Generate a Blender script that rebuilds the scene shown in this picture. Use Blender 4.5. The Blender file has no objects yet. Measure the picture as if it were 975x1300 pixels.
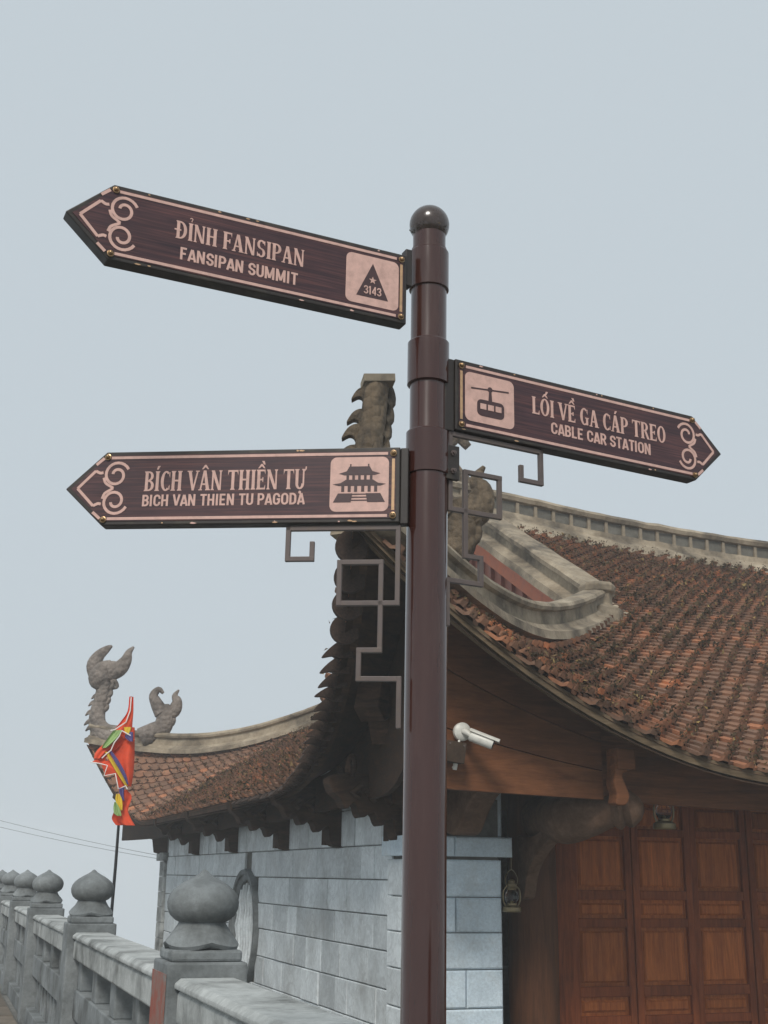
import bpy, bmesh, math, random
import numpy as np
from mathutils import Vector, Matrix, Euler
random.seed(7); RNG = np.random.default_rng(7)
R = math.radians
scene = bpy.context.scene
col = scene.collection

# ------------------------------------------------------------------ camera, sky, sun, exposure
EYE = Vector((0, 0, 1.4)); PITCH = R(16.7); ROLL = R(0.8)
cam = bpy.data.cameras.new('camera'); cam_ob = bpy.data.objects.new('camera', cam); col.objects.link(cam_ob)
cam.sensor_fit = 'VERTICAL'; cam.sensor_height = 36; cam.lens = 1540 / 1300 * 36
cam.clip_start = 0.05; cam.clip_end = 2000
cam_ob.matrix_world = Matrix.Translation(EYE) @ Matrix.Rotation(math.pi / 2 + PITCH, 4, 'X') @ Matrix.Rotation(ROLL, 4, 'Z')
scene.camera = cam_ob

SUN_EL, SUN_AZ = R(43), R(192)          # azimuth clockwise from +Y: behind the viewer, to the left
world = bpy.data.worlds.new('World'); scene.world = world; world.use_nodes = True
wt = world.node_tree; wt.nodes.clear()
sky = wt.nodes.new('ShaderNodeTexSky'); sky.sky_type = 'NISHITA'; sky.sun_disc = False
sky.sun_elevation = SUN_EL; sky.sun_rotation = SUN_AZ; sky.air_density = 1.0; sky.dust_density = 6.0
bg1 = wt.nodes.new('ShaderNodeBackground'); bg1.inputs[1].default_value = 0.06
bg2 = wt.nodes.new('ShaderNodeBackground'); bg2.inputs[0].default_value = (0.572, 0.642, 0.690, 1); bg2.inputs[1].default_value = 0.665
mx = wt.nodes.new('ShaderNodeMixShader'); mx.inputs[0].default_value = 0.94   # cloud cover over the clear sky
wo = wt.nodes.new('ShaderNodeOutputWorld')
wt.links.new(sky.outputs[0], bg1.inputs[0]); wt.links.new(bg1.outputs[0], mx.inputs[1])
wt.links.new(bg2.outputs[0], mx.inputs[2]); wt.links.new(mx.outputs[0], wo.inputs[0])
sun = bpy.data.lights.new('sun', 'SUN'); sun.energy = 1.5; sun.angle = R(16); sun.color = (1.0, 0.96, 0.9)
sun_ob = bpy.data.objects.new('sun', sun); col.objects.link(sun_ob)
sd = Vector((math.sin(SUN_AZ) * math.cos(SUN_EL), math.cos(SUN_AZ) * math.cos(SUN_EL), math.sin(SUN_EL)))
sun_ob.rotation_euler = sd.to_track_quat('Z', 'Y').to_euler(); sun_ob.location = sd * 60
scene.view_settings.view_transform = 'Standard'; scene.view_settings.look = 'None'
scene.view_settings.exposure = 0.6; scene.view_settings.gamma = 1.0
scene.render.engine = 'CYCLES'
scene.cycles.max_bounces = 8; scene.cycles.volume_bounces = 3; scene.cycles.use_denoising = True

# ------------------------------------------------------------------ materials
def nodes(name):
    m = bpy.data.materials.new(name); m.use_nodes = True; t = m.node_tree
    return m, t, t.nodes['Principled BSDF']
def N(t, kind, **kw):
    n = t.nodes.new('ShaderNode' + kind)
    for k, v in kw.items():
        if k in n.inputs: n.inputs[k].default_value = v
        else: setattr(n, k, v)
    return n
def ramp(t, fac, stops):
    r = t.nodes.new('ShaderNodeValToRGB'); e = r.color_ramp.elements
    while len(e) < len(stops): e.new(0.5)
    for i, (p, c) in enumerate(stops):
        e[i].position = p; e[i].color = (c[0], c[1], c[2], 1) if not isinstance(c, (int, float)) else (c, c, c, 1)
    t.links.new(fac, r.inputs[0]); return r.outputs[0]
def coords(t, scale=(1, 1, 1), kind='Object'):
    tc = t.nodes.new('ShaderNodeTexCoord'); mp = t.nodes.new('ShaderNodeMapping')
    mp.inputs['Scale'].default_value = scale; t.links.new(tc.outputs[kind], mp.inputs[0]); return mp.outputs[0]
def noise(t, vec, scale, detail=6, rough=0.6, dist=0.0):
    n = N(t, 'TexNoise', Scale=scale, Detail=detail, Roughness=rough, Distortion=dist)
    t.links.new(vec, n.inputs['Vector']); return n.outputs['Fac']
def mixc(t, fac, a, b, mode='MIX'):
    m = t.nodes.new('ShaderNodeMix'); m.data_type = 'RGBA'; m.blend_type = mode
    for sock, val in ((m.inputs[0], fac), (m.inputs[6], a), (m.inputs[7], b)):
        if hasattr(val, 'links') or hasattr(val, 'is_linked'): t.links.new(val, sock)
        elif isinstance(val, (int, float)): sock.default_value = val
        else: sock.default_value = (val[0], val[1], val[2], 1)
    return m.outputs[2]
def math_(t, op, a, b=None):
    m = N(t, 'Math', operation=op)
    for i, v in enumerate((a, b)):
        if v is None: continue
        if isinstance(v, (int, float)): m.inputs[i].default_value = v
        else: t.links.new(v, m.inputs[i])
    return m.outputs[0]
def rnd(t):
    """one random number for each object and each loose piece of a joined mesh"""
    oi = t.nodes.new('ShaderNodeObjectInfo'); g = t.nodes.new('ShaderNodeNewGeometry')
    return math_(t, 'FRACT', math_(t, 'ADD', oi.outputs['Random'], g.outputs['Random Per Island']))
def bump(t, b, h, strength=0.3, dist=0.01):
    n = N(t, 'Bump', Strength=strength, Distance=dist); t.links.new(h, n.inputs['Height']); t.links.new(n.outputs[0], b.inputs['Normal'])

def stone(name, c1, c2, scale=4, stain=(0.05, 0.05, 0.045), stain_amt=0.45, rough=0.85, var=0.25, bstr=0.35, streak=False, space='Object', offs=True, vein=None, st=(0.5, 0.72), scales=0.0):
    m, t, b = nodes(name)
    v = coords(t, kind=space)
    if offs:
        r = rnd(t); ad = N(t, 'VectorMath', operation='ADD'); cx = N(t, 'CombineXYZ')
        mu = math_(t, 'MULTIPLY', r, 37.0); t.links.new(mu, cx.inputs[0]); t.links.new(mu, cx.inputs[2])
        t.links.new(v, ad.inputs[0]); t.links.new(cx.outputs[0], ad.inputs[1]); vv = ad.outputs[0]
    else: vv = v
    n1 = noise(t, vv, scale, 8, 0.62); n2 = noise(t, vv, scale * 9, 6, 0.7)
    c = ramp(t, n1, [(0.3, c1), (0.72, c2)])
    c = mixc(t, 0.5, c, ramp(t, n2, [(0.25, 0.55), (0.75, 1.25)]), 'MULTIPLY')
    if vein:
        n5 = noise(t, vv, scale * 0.9, 4, 0.5, 2.5)
        c = mixc(t, ramp(t, n5, [(0.46, 0), (0.5, 0.6), (0.54, 0)]), c, vein)
    if var:
        r2 = rnd(t); c = mixc(t, 1.0, c, ramp(t, r2, [(0, 1 - var), (0.5, 1.0), (1, 1 + var * 0.6)]), 'MULTIPLY')
    sv = coords(t, (2.6, 2.6, 0.6) if streak else (1, 1, 1), space)
    n3 = noise(t, sv, scale * (0.55 if not streak else 0.8), 7, 0.65)
    sf = math_(t, 'MULTIPLY', ramp(t, n3, [(st[0], 0), (st[1], 1)]), stain_amt)
    c = mixc(t, sf, c, stain)
    t.links.new(c, b.inputs['Base Color']); b.inputs['Roughness'].default_value = rough
    b.inputs['Specular IOR Level'].default_value = 0.3
    hh = math_(t, 'ADD', math_(t, 'MULTIPLY', n1, 1.2), n2)
    if scales:
        vo = N(t, 'TexVoronoi', Scale=scales); t.links.new(v, vo.inputs['Vector']); hh = math_(t, 'SUBTRACT', hh, math_(t, 'MULTIPLY', vo.outputs['Distance'], 2.5))
    bump(t, b, hh, bstr, 0.006 if not scales else 0.014)
    return m
def wood(name, c1, c2, stretch=(1, 12, 12), scale=3, rough=0.55, var=0.25, bstr=0.2, dirt=0.3, spec=0.08, dirtc=(0.02, 0.014, 0.01)):
    m, t, b = nodes(name)
    v = coords(t, stretch)
    r = rnd(t); ad = N(t, 'VectorMath', operation='ADD'); cx = N(t, 'CombineXYZ'); mu = math_(t, 'MULTIPLY', r, 91.0)
    for i in range(3): t.links.new(mu, cx.inputs[i])
    t.links.new(v, ad.inputs[0]); t.links.new(cx.outputs[0], ad.inputs[1])
    n1 = noise(t, ad.outputs[0], scale, 8, 0.6, 0.6); n2 = noise(t, ad.outputs[0], scale * 5, 5, 0.6)
    c = ramp(t, n1, [(0.28, c1), (0.7, c2)])
    c = mixc(t, 0.45, c, ramp(t, n2, [(0.3, 0.55), (0.7, 1.2)]), 'MULTIPLY')
    c = mixc(t, 1.0, c, ramp(t, rnd(t), [(0, 1 - var), (1, 1 + var)]), 'MULTIPLY')
    n3 = noise(t, coords(t), 2.5, 6, 0.65)
    c = mixc(t, math_(t, 'MULTIPLY', ramp(t, n3, [(0.48, 0), (0.75, 1)]), dirt), c, dirtc)
    t.links.new(c, b.inputs['Base Color'])
    t.links.new(ramp(t, n1, [(0.2, rough - 0.1), (0.8, rough + 0.15)]), b.inputs['Roughness'])
    b.inputs['Specular IOR Level'].default_value = spec
    bump(t, b, math_(t, 'ADD', n1, n2), bstr, 0.003)
    return m
def paint(name, c, rough=0.4, coat=0.0, metal=0.0, wear=None, wear_amt=0.4, nscale=30, rvar=0.15, stretch=(1, 1, 1)):
    m, t, b = nodes(name)
    v = coords(t, stretch); n = noise(t, v, nscale, 7, 0.65)
    cc = mixc(t, 0.6, c, ramp(t, n, [(0.25, 0.7), (0.75, 1.25)]), 'MULTIPLY')
    if wear:
        n2 = noise(t, v, nscale * 0.6, 8, 0.7); cc = mixc(t, math_(t, 'MULTIPLY', ramp(t, n2, [(0.52, 0), (0.68, 1)]), wear_amt), cc, wear)
    t.links.new(cc, b.inputs['Base Color']); b.inputs['Metallic'].default_value = metal
    t.links.new(ramp(t, n, [(0.2, max(0.03, rough - rvar)), (0.8, rough + rvar)]), b.inputs['Roughness'])
    b.inputs['Coat Weight'].default_value = coat; b.inputs['Coat Roughness'].default_value = 0.08
    return m

M = {}
M['pole'] = paint('pole_paint', (0.043, 0.0135, 0.0095), 0.17, 0.4, 0, (0.085, 0.045, 0.035), 0.45, 18, 0.10, (1, 1, 0.12))
M['ball'] = paint('ball_paint', (0.045, 0.028, 0.022), 0.25, 0.5, 0, (0.09, 0.075, 0.05), 0.5, 40)
M['frame'] = paint('sign_frame_paint', (0.026, 0.020, 0.017), 0.5, 0, 0.1, (0.085, 0.07, 0.045), 0.5, 25)
M['iron'] = paint('iron_bar_paint', (0.105, 0.080, 0.072), 0.5, 0.1, 0.1, (0.13, 0.09, 0.055), 0.55, 30)
M['brass'] = paint('brass_bolt_metal', (0.34, 0.22, 0.12), 0.32, 0, 0.9, (0.06, 0.04, 0.03), 0.6, 90)
M['pink'] = paint('sign_lettering_paint', (0.60, 0.375, 0.315), 0.55, 0, 0, (0.30, 0.18, 0.15), 0.4, 45)
M['icon'] = paint('sign_icon_paint', (0.055, 0.026, 0.028), 0.5, 0, 0, None, 0, 60)
M['gold'] = paint('sign_gold_edge_paint', (0.50, 0.31, 0.17), 0.45, 0, 0.2, (0.2, 0.13, 0.08), 0.5, 60)
def sign_face():
    m, t, b = nodes('sign_wood_grain_print')
    v = coords(t, (1.6, 1, 60)); n1 = noise(t, v, 3.0, 8, 0.65, 0.4); n2 = noise(t, coords(t, (4, 1, 190)), 3, 4, 0.6)
    n3 = noise(t, coords(t), 5, 3)
    c = ramp(t, n1, [(0.3, (0.024, 0.013, 0.019)), (0.5, (0.058, 0.026, 0.030)), (0.72, (0.140, 0.055, 0.048))])
    c = mixc(t, 0.5, c, ramp(t, n2, [(0.3, 0.5), (0.7, 1.35)]), 'MULTIPLY')
    c = mixc(t, 0.6, c, ramp(t, n3, [(0.3, 0.7), (0.7, 1.2)]), 'MULTIPLY')
    t.links.new(c, b.inputs['Base Color']); b.inputs['Roughness'].default_value = 0.42; b.inputs['Specular IOR Level'].default_value = 0.4
    return m
M['face'] = sign_face()
M['marble'] = stone('marble_wall_stone', (0.55, 0.59, 0.605), (0.80, 0.85, 0.865), 2.6, (0.20, 0.19, 0.165), 0.5, 0.7, 0.22, 0.4, False, st=(0.5, 0.75), vein=(0.5, 0.53, 0.54))
M['marble_pier_skylit'] = stone('marble_pier_skylit_stone', (0.54, 0.64, 0.71), (0.73, 0.83, 0.89), 5, (0.30, 0.27, 0.22), 0.4, 0.8, 0.14, 1.0, st=(0.48, 0.7))  # bluish sky light on the pier front is put into this stone's colour
M['mortar'] = stone('mortar', (0.10, 0.10, 0.09), (0.18, 0.175, 0.16), 8, (0.05, 0.05, 0.04), 0.5, 0.95, 0, 0.3, offs=False)
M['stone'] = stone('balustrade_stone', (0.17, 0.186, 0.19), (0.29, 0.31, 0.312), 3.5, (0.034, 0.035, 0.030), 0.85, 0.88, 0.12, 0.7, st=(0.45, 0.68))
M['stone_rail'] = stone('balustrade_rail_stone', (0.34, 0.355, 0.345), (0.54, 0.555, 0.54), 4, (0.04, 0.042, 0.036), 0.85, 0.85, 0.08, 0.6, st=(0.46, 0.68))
M['plaster'] = stone('ridge_plaster', (0.21, 0.165, 0.112), (0.45, 0.375, 0.275), 3.2, (0.040, 0.034, 0.027), 0.85, 0.9, 0.05, 0.9, offs=False, st=(0.44, 0.66))
M['plaster_dark'] = stone('ridge_panel_plaster', (0.09, 0.085, 0.07), (0.17, 0.16, 0.135), 5, (0.03, 0.028, 0.024), 0.7, 0.9, 0.1, 0.5)
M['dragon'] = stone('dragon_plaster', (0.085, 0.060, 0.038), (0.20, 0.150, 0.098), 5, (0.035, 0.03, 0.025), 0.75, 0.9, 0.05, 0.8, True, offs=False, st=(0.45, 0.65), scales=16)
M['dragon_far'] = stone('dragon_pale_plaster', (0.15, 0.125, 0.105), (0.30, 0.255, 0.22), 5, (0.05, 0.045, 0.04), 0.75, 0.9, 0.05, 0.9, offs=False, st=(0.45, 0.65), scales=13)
M['scallop'] = stone('scallop_terracotta', (0.028, 0.018, 0.013), (0.080, 0.048, 0.034), 7, (0.01, 0.009, 0.008), 0.6, 0.85, 0.3, 0.5)
M['door'] = wood('door_wood', (0.17, 0.040, 0.013), (0.36, 0.098, 0.031), (10, 10, 1), 3, 0.42, 0.12, 0.15, 0.25)
M['panel'] = wood('door_panel_wood', (0.26, 0.064, 0.016), (0.54, 0.17, 0.046), (14, 14, 1.2), 2.2, 0.38, 0.3, 0.15, 0.2)
M['fascia'] = wood('fascia_wood', (0.090, 0.035, 0.016), (0.205, 0.083, 0.036), (1, 9, 12), 1.6, 0.6, 0.18, 0.25, 0.4)
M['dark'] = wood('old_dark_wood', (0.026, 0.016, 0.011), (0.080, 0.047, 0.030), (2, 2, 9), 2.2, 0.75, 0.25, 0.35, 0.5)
M['column'] = wood('column_wood', (0.065, 0.027, 0.013), (0.14, 0.058, 0.027), (9, 9, 0.8), 2.2, 0.5, 0.1, 0.2, 0.4)
M['beam'] = wood('carved_beam_wood', (0.10, 0.056, 0.033), (0.21, 0.125, 0.080), (3, 3, 3), 3, 0.7, 0.1, 0.5, 0.5)
M['eaveboard'] = wood('eave_board_wood', (0.085, 0.058, 0.034), (0.20, 0.145, 0.09), (1, 8, 8), 2, 0.8, 0.15, 0.4, 0.5)
M['red'] = paint('gable_red_paint', (0.50, 0.140, 0.060), 0.6, 0, 0, (0.20, 0.06, 0.035), 0.6, 6)
M['redbrown'] = paint('gable_board_paint', (0.25, 0.085, 0.055), 0.65, 0, 0, (0.09, 0.04, 0.03), 0.6, 5)
def tile_mat():
    m, t, b = nodes('terracotta_tile')
    r = rnd(t); v = coords(t, kind='Generated'); g = N(t, 'NewGeometry'); pos = g.outputs['Position']
    n1 = noise(t, pos, 1.1, 5, 0.6); n2 = noise(t, pos, 26, 6, 0.7); n3 = noise(t, pos, 7, 5, 0.65)
    c = ramp(t, r, [(0, (0.20, 0.118, 0.080)), (0.4, (0.25, 0.138, 0.088)), (0.8, (0.31, 0.158, 0.094)), (0.94, (0.41, 0.175, 0.092)), (1, (0.52, 0.21, 0.10))])
    c = mixc(t, math_(t, 'MULTIPLY', ramp(t, n1, [(0.42, 0), (0.66, 1)]), 0.55), c, (0.105, 0.062, 0.042))
    c = mixc(t, math_(t, 'MULTIPLY', ramp(t, n3, [(0.52, 0), (0.72, 1)]), 0.35), c, (0.095, 0.060, 0.040))
    c = mixc(t, math_(t, 'MULTIPLY', ramp(t, n2, [(0.60, 0), (0.76, 1)]), 0.35), c, (0.20, 0.165, 0.115))
    c = mixc(t, 0.6, c, ramp(t, n2, [(0.25, 0.55), (0.75, 1.25)]), 'MULTIPLY')
    t.links.new(c, b.inputs['Base Color']); b.inputs['Roughness'].default_value = 0.88; b.inputs['Specular IOR Level'].default_value = 0.2
    bump(t, b, n2, 0.5, 0.006); return m
M['tile'] = tile_mat()
def moss_mat():
    m, t, b = nodes('dry_moss'); g = N(t, 'NewGeometry')
    c = ramp(t, g.outputs['Random Per Island'], [(0, (0.034, 0.028, 0.018)), (0.5, (0.070, 0.053, 0.033)), (0.82, (0.10, 0.070, 0.040)), (0.95, (0.18, 0.125, 0.06)), (1, (0.32, 0.23, 0.09))])
    n = noise(t, g.outputs['Position'], 0.9, 4); c = mixc(t, 0.7, c, ramp(t, n, [(0.3, 0.6), (0.7, 1.3)]), 'MULTIPLY')
    t.links.new(c, b.inputs['Base Color']); b.inputs['Roughness'].default_value = 1; b.inputs['Specular IOR Level'].default_value = 0.05
    return m
M['moss'] = moss_mat()
M['paving'] = stone('paving_stone', (0.11, 0.085, 0.062), (0.20, 0.165, 0.125), 3, (0.05, 0.045, 0.035), 0.5, 0.7, 0.2, 0.3)
M['ground'] = stone('terrace_ground_stone', (0.14, 0.14, 0.13), (0.24, 0.24, 0.225), 1.5, (0.06, 0.06, 0.05), 0.5, 0.85, 0, 0.3, offs=False)
M['mountain'] = stone('mountain_soil', (0.04, 0.05, 0.025), (0.10, 0.10, 0.06), 0.2, (0.03, 0.035, 0.02), 0.5, 1.0, 0, 0.3, offs=False)
M['white'] = paint('camera_white_plastic', (0.62, 0.60, 0.54), 0.4, 0, 0, (0.38, 0.33, 0.24), 0.35, 25)
M['black'] = paint('black_plastic', (0.012, 0.012, 0.013), 0.35)
M['box'] = wood('box_wood', (0.035, 0.024, 0.017), (0.07, 0.048, 0.034), (3, 3, 3), 5, 0.8)
M['lantern'] = paint('lantern_brass', (0.22, 0.17, 0.09), 0.42, 0, 0.5, (0.05, 0.04, 0.025), 0.6, 60)
M['cable'] = paint('cable_rubber', (0.10, 0.10, 0.10), 0.6)
def glass():
    m, t, b = nodes('lantern_glass'); b.inputs['Base Color'].default_value = (0.92, 0.95, 0.95, 1); b.inputs['Roughness'].default_value = 0.08
    b.inputs['Transmission Weight'].default_value = 1.0; b.inputs['IOR'].default_value = 1.3; return m
M['glass'] = glass()
for k, c in (('flag_red', (0.72, 0.075, 0.022)), ('flag_yellow', (0.72, 0.50, 0.03)), ('flag_blue', (0.10, 0.085, 0.26)), ('flag_green', (0.28, 0.42, 0.15)), ('flag_white', (0.75, 0.70, 0.66))):
    M[k] = paint(k + '_cloth', c, 0.85, 0, 0, None, 0, 12, 0.05)
def dent_red():
    m, t, b = nodes('red_paint_flakes'); n = noise(t, coords(t), 9, 7, 0.7)
    t.links.new(ramp(t, n, [(0.35, (0.30, 0.055, 0.03)), (0.5, (0.26, 0.11, 0.08)), (0.62, (0.20, 0.19, 0.18))]), b.inputs['Base Color']); b.inputs['Roughness'].default_value = 0.8
    return m
M['redstain'] = dent_red()

# ------------------------------------------------------------------ mesh helpers
class MB:
    def __init__(s): s.v = []; s.f = []
    def add(s, vs, fs):
        o = len(s.v); s.v += [tuple(map(float, p)) for p in vs]; s.f += [tuple(i + o for i in f) for f in fs]; return s
    def box(s, x0, x1, y0, y1, z0, z1):
        return s.add([(x0, y0, z0), (x1, y0, z0), (x1, y1, z0), (x0, y1, z0), (x0, y0, z1), (x1, y0, z1), (x1, y1, z1), (x0, y1, z1)],
                     [(0, 3, 2, 1), (4, 5, 6, 7), (0, 1, 5, 4), (1, 2, 6, 5), (2, 3, 7, 6), (3, 0, 4, 7)])
    def prism(s, poly, fn, d0, d1):
        """poly of 2-D points; fn(p, q, d) gives the 3-D point at depth d"""
        n = len(poly); vs = [fn(p, q, d0) for p, q in poly] + [fn(p, q, d1) for p, q in poly]
        fs = [tuple(range(n)), tuple(range(2 * n - 1, n - 1, -1))] + [(i, i + n, (i + 1) % n + n, (i + 1) % n) for i in range(n)]
        return s.add(vs, fs)
    def block(s, fn, p0, p1, q0, q1, n0, n1, c=0.008):
        """a dressed stone: front face chamfered by c; fn(p, q, n), n pointing out"""
        vs = [fn(p, q, n0) for p, q in ((p0, q0), (p1, q0), (p1, q1), (p0, q1))] + [fn(p, q, n1 - c) for p, q in ((p0, q0), (p1, q0), (p1, q1), (p0, q1))] + \
             [fn(p, q, n1) for p, q in ((p0 + c, q0 + c), (p1 - c, q0 + c), (p1 - c, q1 - c), (p0 + c, q1 - c))]
        fs = [(3, 2, 1, 0), (8, 9, 10, 11)]
        for i in range(4):
            j = (i + 1) % 4; fs += [(i, j, j + 4, i + 4), (i + 4, j + 4, j + 8, i + 8)]
        return s.add(vs, fs)
    def tube(s, path, rad, n=10, squash=1.0, caps=True, ref=None):
        P = [Vector(p) for p in path]; k = len(P)
        rad = rad if hasattr(rad, '__len__') else [rad] * k
        T = [(P[min(i + 1, k - 1)] - P[max(i - 1, 0)]).normalized() for i in range(k)]
        ref = Vector(ref) if ref else (Vector((0, 0, 1)) if abs(T[0].z) < 0.9 else Vector((1, 0, 0)))
        vs = []; u = ref
        for i in range(k):
            u = (u - T[i] * u.dot(T[i])).normalized(); w = T[i].cross(u)
            for j in range(n):
                a = 2 * math.pi * j / n; vs.append(P[i] + u * (math.cos(a) * rad[i]) + w * (math.sin(a) * rad[i] * squash))
        fs = [(i * n + j, i * n + (j + 1) % n, (i + 1) * n + (j + 1) % n, (i + 1) * n + j) for i in range(k - 1) for j in range(n)]
        if caps: fs += [tuple(range(n - 1, -1, -1)), tuple(range((k - 1) * n, k * n))]
        return s.add(vs, fs)
    def lathe(s, prof, n=32, c=(0, 0, 0), sq=False):
        vs = []; k = len(prof)
        for r, z in prof:
            for j in range(n):
                a = 2 * math.pi * (j + 0.5) / n; rr = r
                if sq: rr = r / max(abs(math.cos(a)), abs(math.sin(a)))
                vs.append((c[0] + rr * math.cos(a), c[1] + rr * math.sin(a), c[2] + z))
        fs = [(i * n + j, i * n + (j + 1) % n, (i + 1) * n + (j + 1) % n, (i + 1) * n + j) for i in range(k - 1) for j in range(n)]
        fs += [tuple(range(n - 1, -1, -1)), tuple(range((k - 1) * n, k * n))]
        return s.add(vs, fs)
    def sweep(s, path, sec, caps=True, closed=True):
        """section of (side, up) points carried along a path, side level, up vertical"""
        P = [Vector(p) for p in path]; k = len(P); n = len(sec); vs = []
        for i in range(k):
            t = P[min(i + 1, k - 1)] - P[max(i - 1, 0)]; t.z = 0; t.normalize(); sd_ = t.cross(Vector((0, 0, 1)))
            vs += [P[i] + sd_ * a + Vector((0, 0, b)) for a, b in sec]
        fs = [(i * n + j, i * n + (j + 1) % n, (i + 1) * n + (j + 1) % n, (i + 1) * n + j) for i in range(k - 1) for j in range(n)]
        if caps: fs += [tuple(range(n - 1, -1, -1)), tuple(range((k - 1) * n, k * n))]
        return s.add(vs, fs)
    def mesh(s, name, fix=True):
        me = bpy.data.meshes.new(name); me.from_pydata(s.v, [], s.f)
        if fix:
            bm = bmesh.new(); bm.from_mesh(me); bmesh.ops.recalc_face_normals(bm, faces=bm.faces); bm.to_mesh(me); bm.free()
        return me
    def build(s, name, mat, parent=None, smooth=0, bevel=0, fix=True):
        me = s.mesh(name, fix)
        if smooth:
            me.polygons.foreach_set('use_smooth', [True] * len(me.polygons)); me.set_sharp_from_angle(angle=R(smooth))
        o = place(name, me, mat, parent)
        if bevel:
            b = o.modifiers.new('bevel', 'BEVEL'); b.width = bevel; b.segments = 2; b.limit_method = 'ANGLE'; b.angle_limit = R(40)
        return o
def place(name, me, mat, parent=None, loc=None, rot=None):
    if mat is not None and not me.materials: me.materials.append(M[mat] if isinstance(mat, str) else mat)
    o = bpy.data.objects.new(name, me); col.objects.link(o)
    if parent is not None: o.parent = parent
    if loc is not None: o.location = loc
    if rot is not None: o.rotation_euler = rot
    return o
def thing(name, label, cat, loc=(0, 0, 0), rot=(0, 0, 0), group=None):
    o = bpy.data.objects.new(name, None); col.objects.link(o); o.location = loc; o.rotation_euler = rot; o.empty_display_size = 0.2
    o['label'] = label; o['category'] = cat
    if group: o['group'] = group
    return o
def arc(cx, cy, rx, ry, a0, a1, n=12): return [(cx + rx * math.cos(R(a0 + (a1 - a0) * i / n)), cy + ry * math.sin(R(a0 + (a1 - a0) * i / n))) for i in range(n + 1)]
def smoothpath(pts, n=6):
    """Catmull-Rom through points of any dimension"""
    P = [np.array(p, float) for p in pts]; P = [2 * P[0] - P[1]] + P + [2 * P[-1] - P[-2]]; out = []
    for i in range(1, len(P) - 2):
        for k in range(n):
            t = k / n; a, b, c, d = P[i - 1:i + 3]
            out.append(tuple(0.5 * (2 * b + (c - a) * t + (2 * a - 5 * b + 4 * c - d) * t * t + (3 * b - a - 3 * c + d) * t ** 3)))
    out.append(tuple(P[-2])); return out

# ------------------------------------------------------------------ the setting
TH = R(19.4)                                 # the temple and the balustrade run at this angle to the view
B3 = Vector((math.cos(TH), math.sin(TH), 0)); A3 = Vector((-math.sin(TH), math.cos(TH), 0))
def struct(o): o['kind'] = 'structure'; return o
# terrace slab under walkway and courtyard; it stops short of the fog-filled drop beyond the temple
g = MB().box(-4.0, 30, -6, 20.6, -4, -0.03); terrace = struct(g.build('terrace', 'ground')); terrace.rotation_euler.z = TH
g = MB().box(-4.0, 1.45, 20.6, 34, -4, -0.03); tw = struct(g.build('walkway_base', 'ground')); tw.rotation_euler.z = TH
walk = MB().box(-2.2, 0.94, -4, 34, -0.028, -0.012).build('walkway', 'mortar'); struct(walk); walk.rotation_euler.z = TH
slab = MB().block(lambda p, q, n: (p, q, n), -0.29, 0.29, -0.44, 0.44, -0.012, 0.0, 0.006).mesh('paving_slab')
for i in range(25):
    for j in range(5):
        o = place('paving_slab', slab, 'paving', walk, (0.63 - j * 0.6 + (0 if i % 2 else 0.0), 6 + i * 0.9, 0.001 * ((i * 7 + j * 3) % 4)))
# mountain flank falling away into the cloud
n_ = 60; vs = []; fs = []
for i in range(n_ + 1):
    for j in range(n_ + 1):
        x = -170 + 340 * i / n_; y = -150 + 340 * j / n_
        p = Vector((x, y, 0)); u = p.dot(B3); v = p.dot(A3)
        d = max(0, max(u - 26, -2 - u, v - 30 if u < 1.5 else v - 17, -6 - v))
        z = -3.6 - 0.75 * d + 2.0 * math.sin(x * 0.13 + 1) * math.cos(y * 0.11) * min(1, d / 20)
        vs.append((x, y, max(z, -75)))
for i in range(n_):
    for j in range(n_): a = i * (n_ + 1) + j; fs.append((a, a + n_ + 1, a + n_ + 2, a + 1))
struct(MB().add(vs, fs).build('mountain_slope', 'mountain', smooth=60))
# ------------------------------------------------------------------ the temple (local: x right along the front, y back along the left wall, z up)
CORNER = (0.25, 9.50, 0.0)
temple = thing('temple', 'stone and wood temple with upturned mossy tiled roof and panelled doors behind the signpost', 'temple', CORNER, (0, 0, TH))
OU, OV, WU, WV = 0.62, 1.45, 16.0, 10.85; UG = 2.7; VR = WV / 2; DG = UG + OU; DR = VR + OV
def lift(s): return 0.0416 * np.maximum(0, 3.7 - s) ** 2.73
def surf(U, V, side='front'):
    """roof surface of one slope, eaves swept up and out at the corners"""
    U = np.asarray(U, float); V = np.asarray(V, float)
    dF, dB, dL, dR_ = V + OV, WV + OV - V, U + OU, WU + OU - U
    sU, sV = np.minimum(dL, dR_), np.minimum(dF, dB)
    d, s = (sV, sU) if side in ('front', 'back') else (sU, sV)
    dd = np.maximum(d, 0)
    z = 2.1 + 0.60 * d - 0.0108 * dd ** 2 + lift(s)
    if side in ('front', 'back'): z = z + 0.30 * ((8 - np.clip(U, UG, WU - UG)) / 5.1) ** 2 * (dd / DR) ** 3
    gg = lambda s: (np.clip(3.7 - s, 0, 9) / 3.7) ** 3; fall = lambda d: np.clip(1 - d / 2.2, 0, 1.2) ** 2
    u = U - 0.52 * gg(sV) * fall(dL) + 0.52 * gg(sV) * fall(dR_); v = V - 0.46 * gg(sU) * fall(dF) + 0.46 * gg(sU) * fall(dB)
    return np.stack([u, v, z], -1)
def P3(U, V, side='front', dz=0.0): p = surf(U, V, side); return (float(p[0]), float(p[1]), float(p[2]) + dz)

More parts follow.
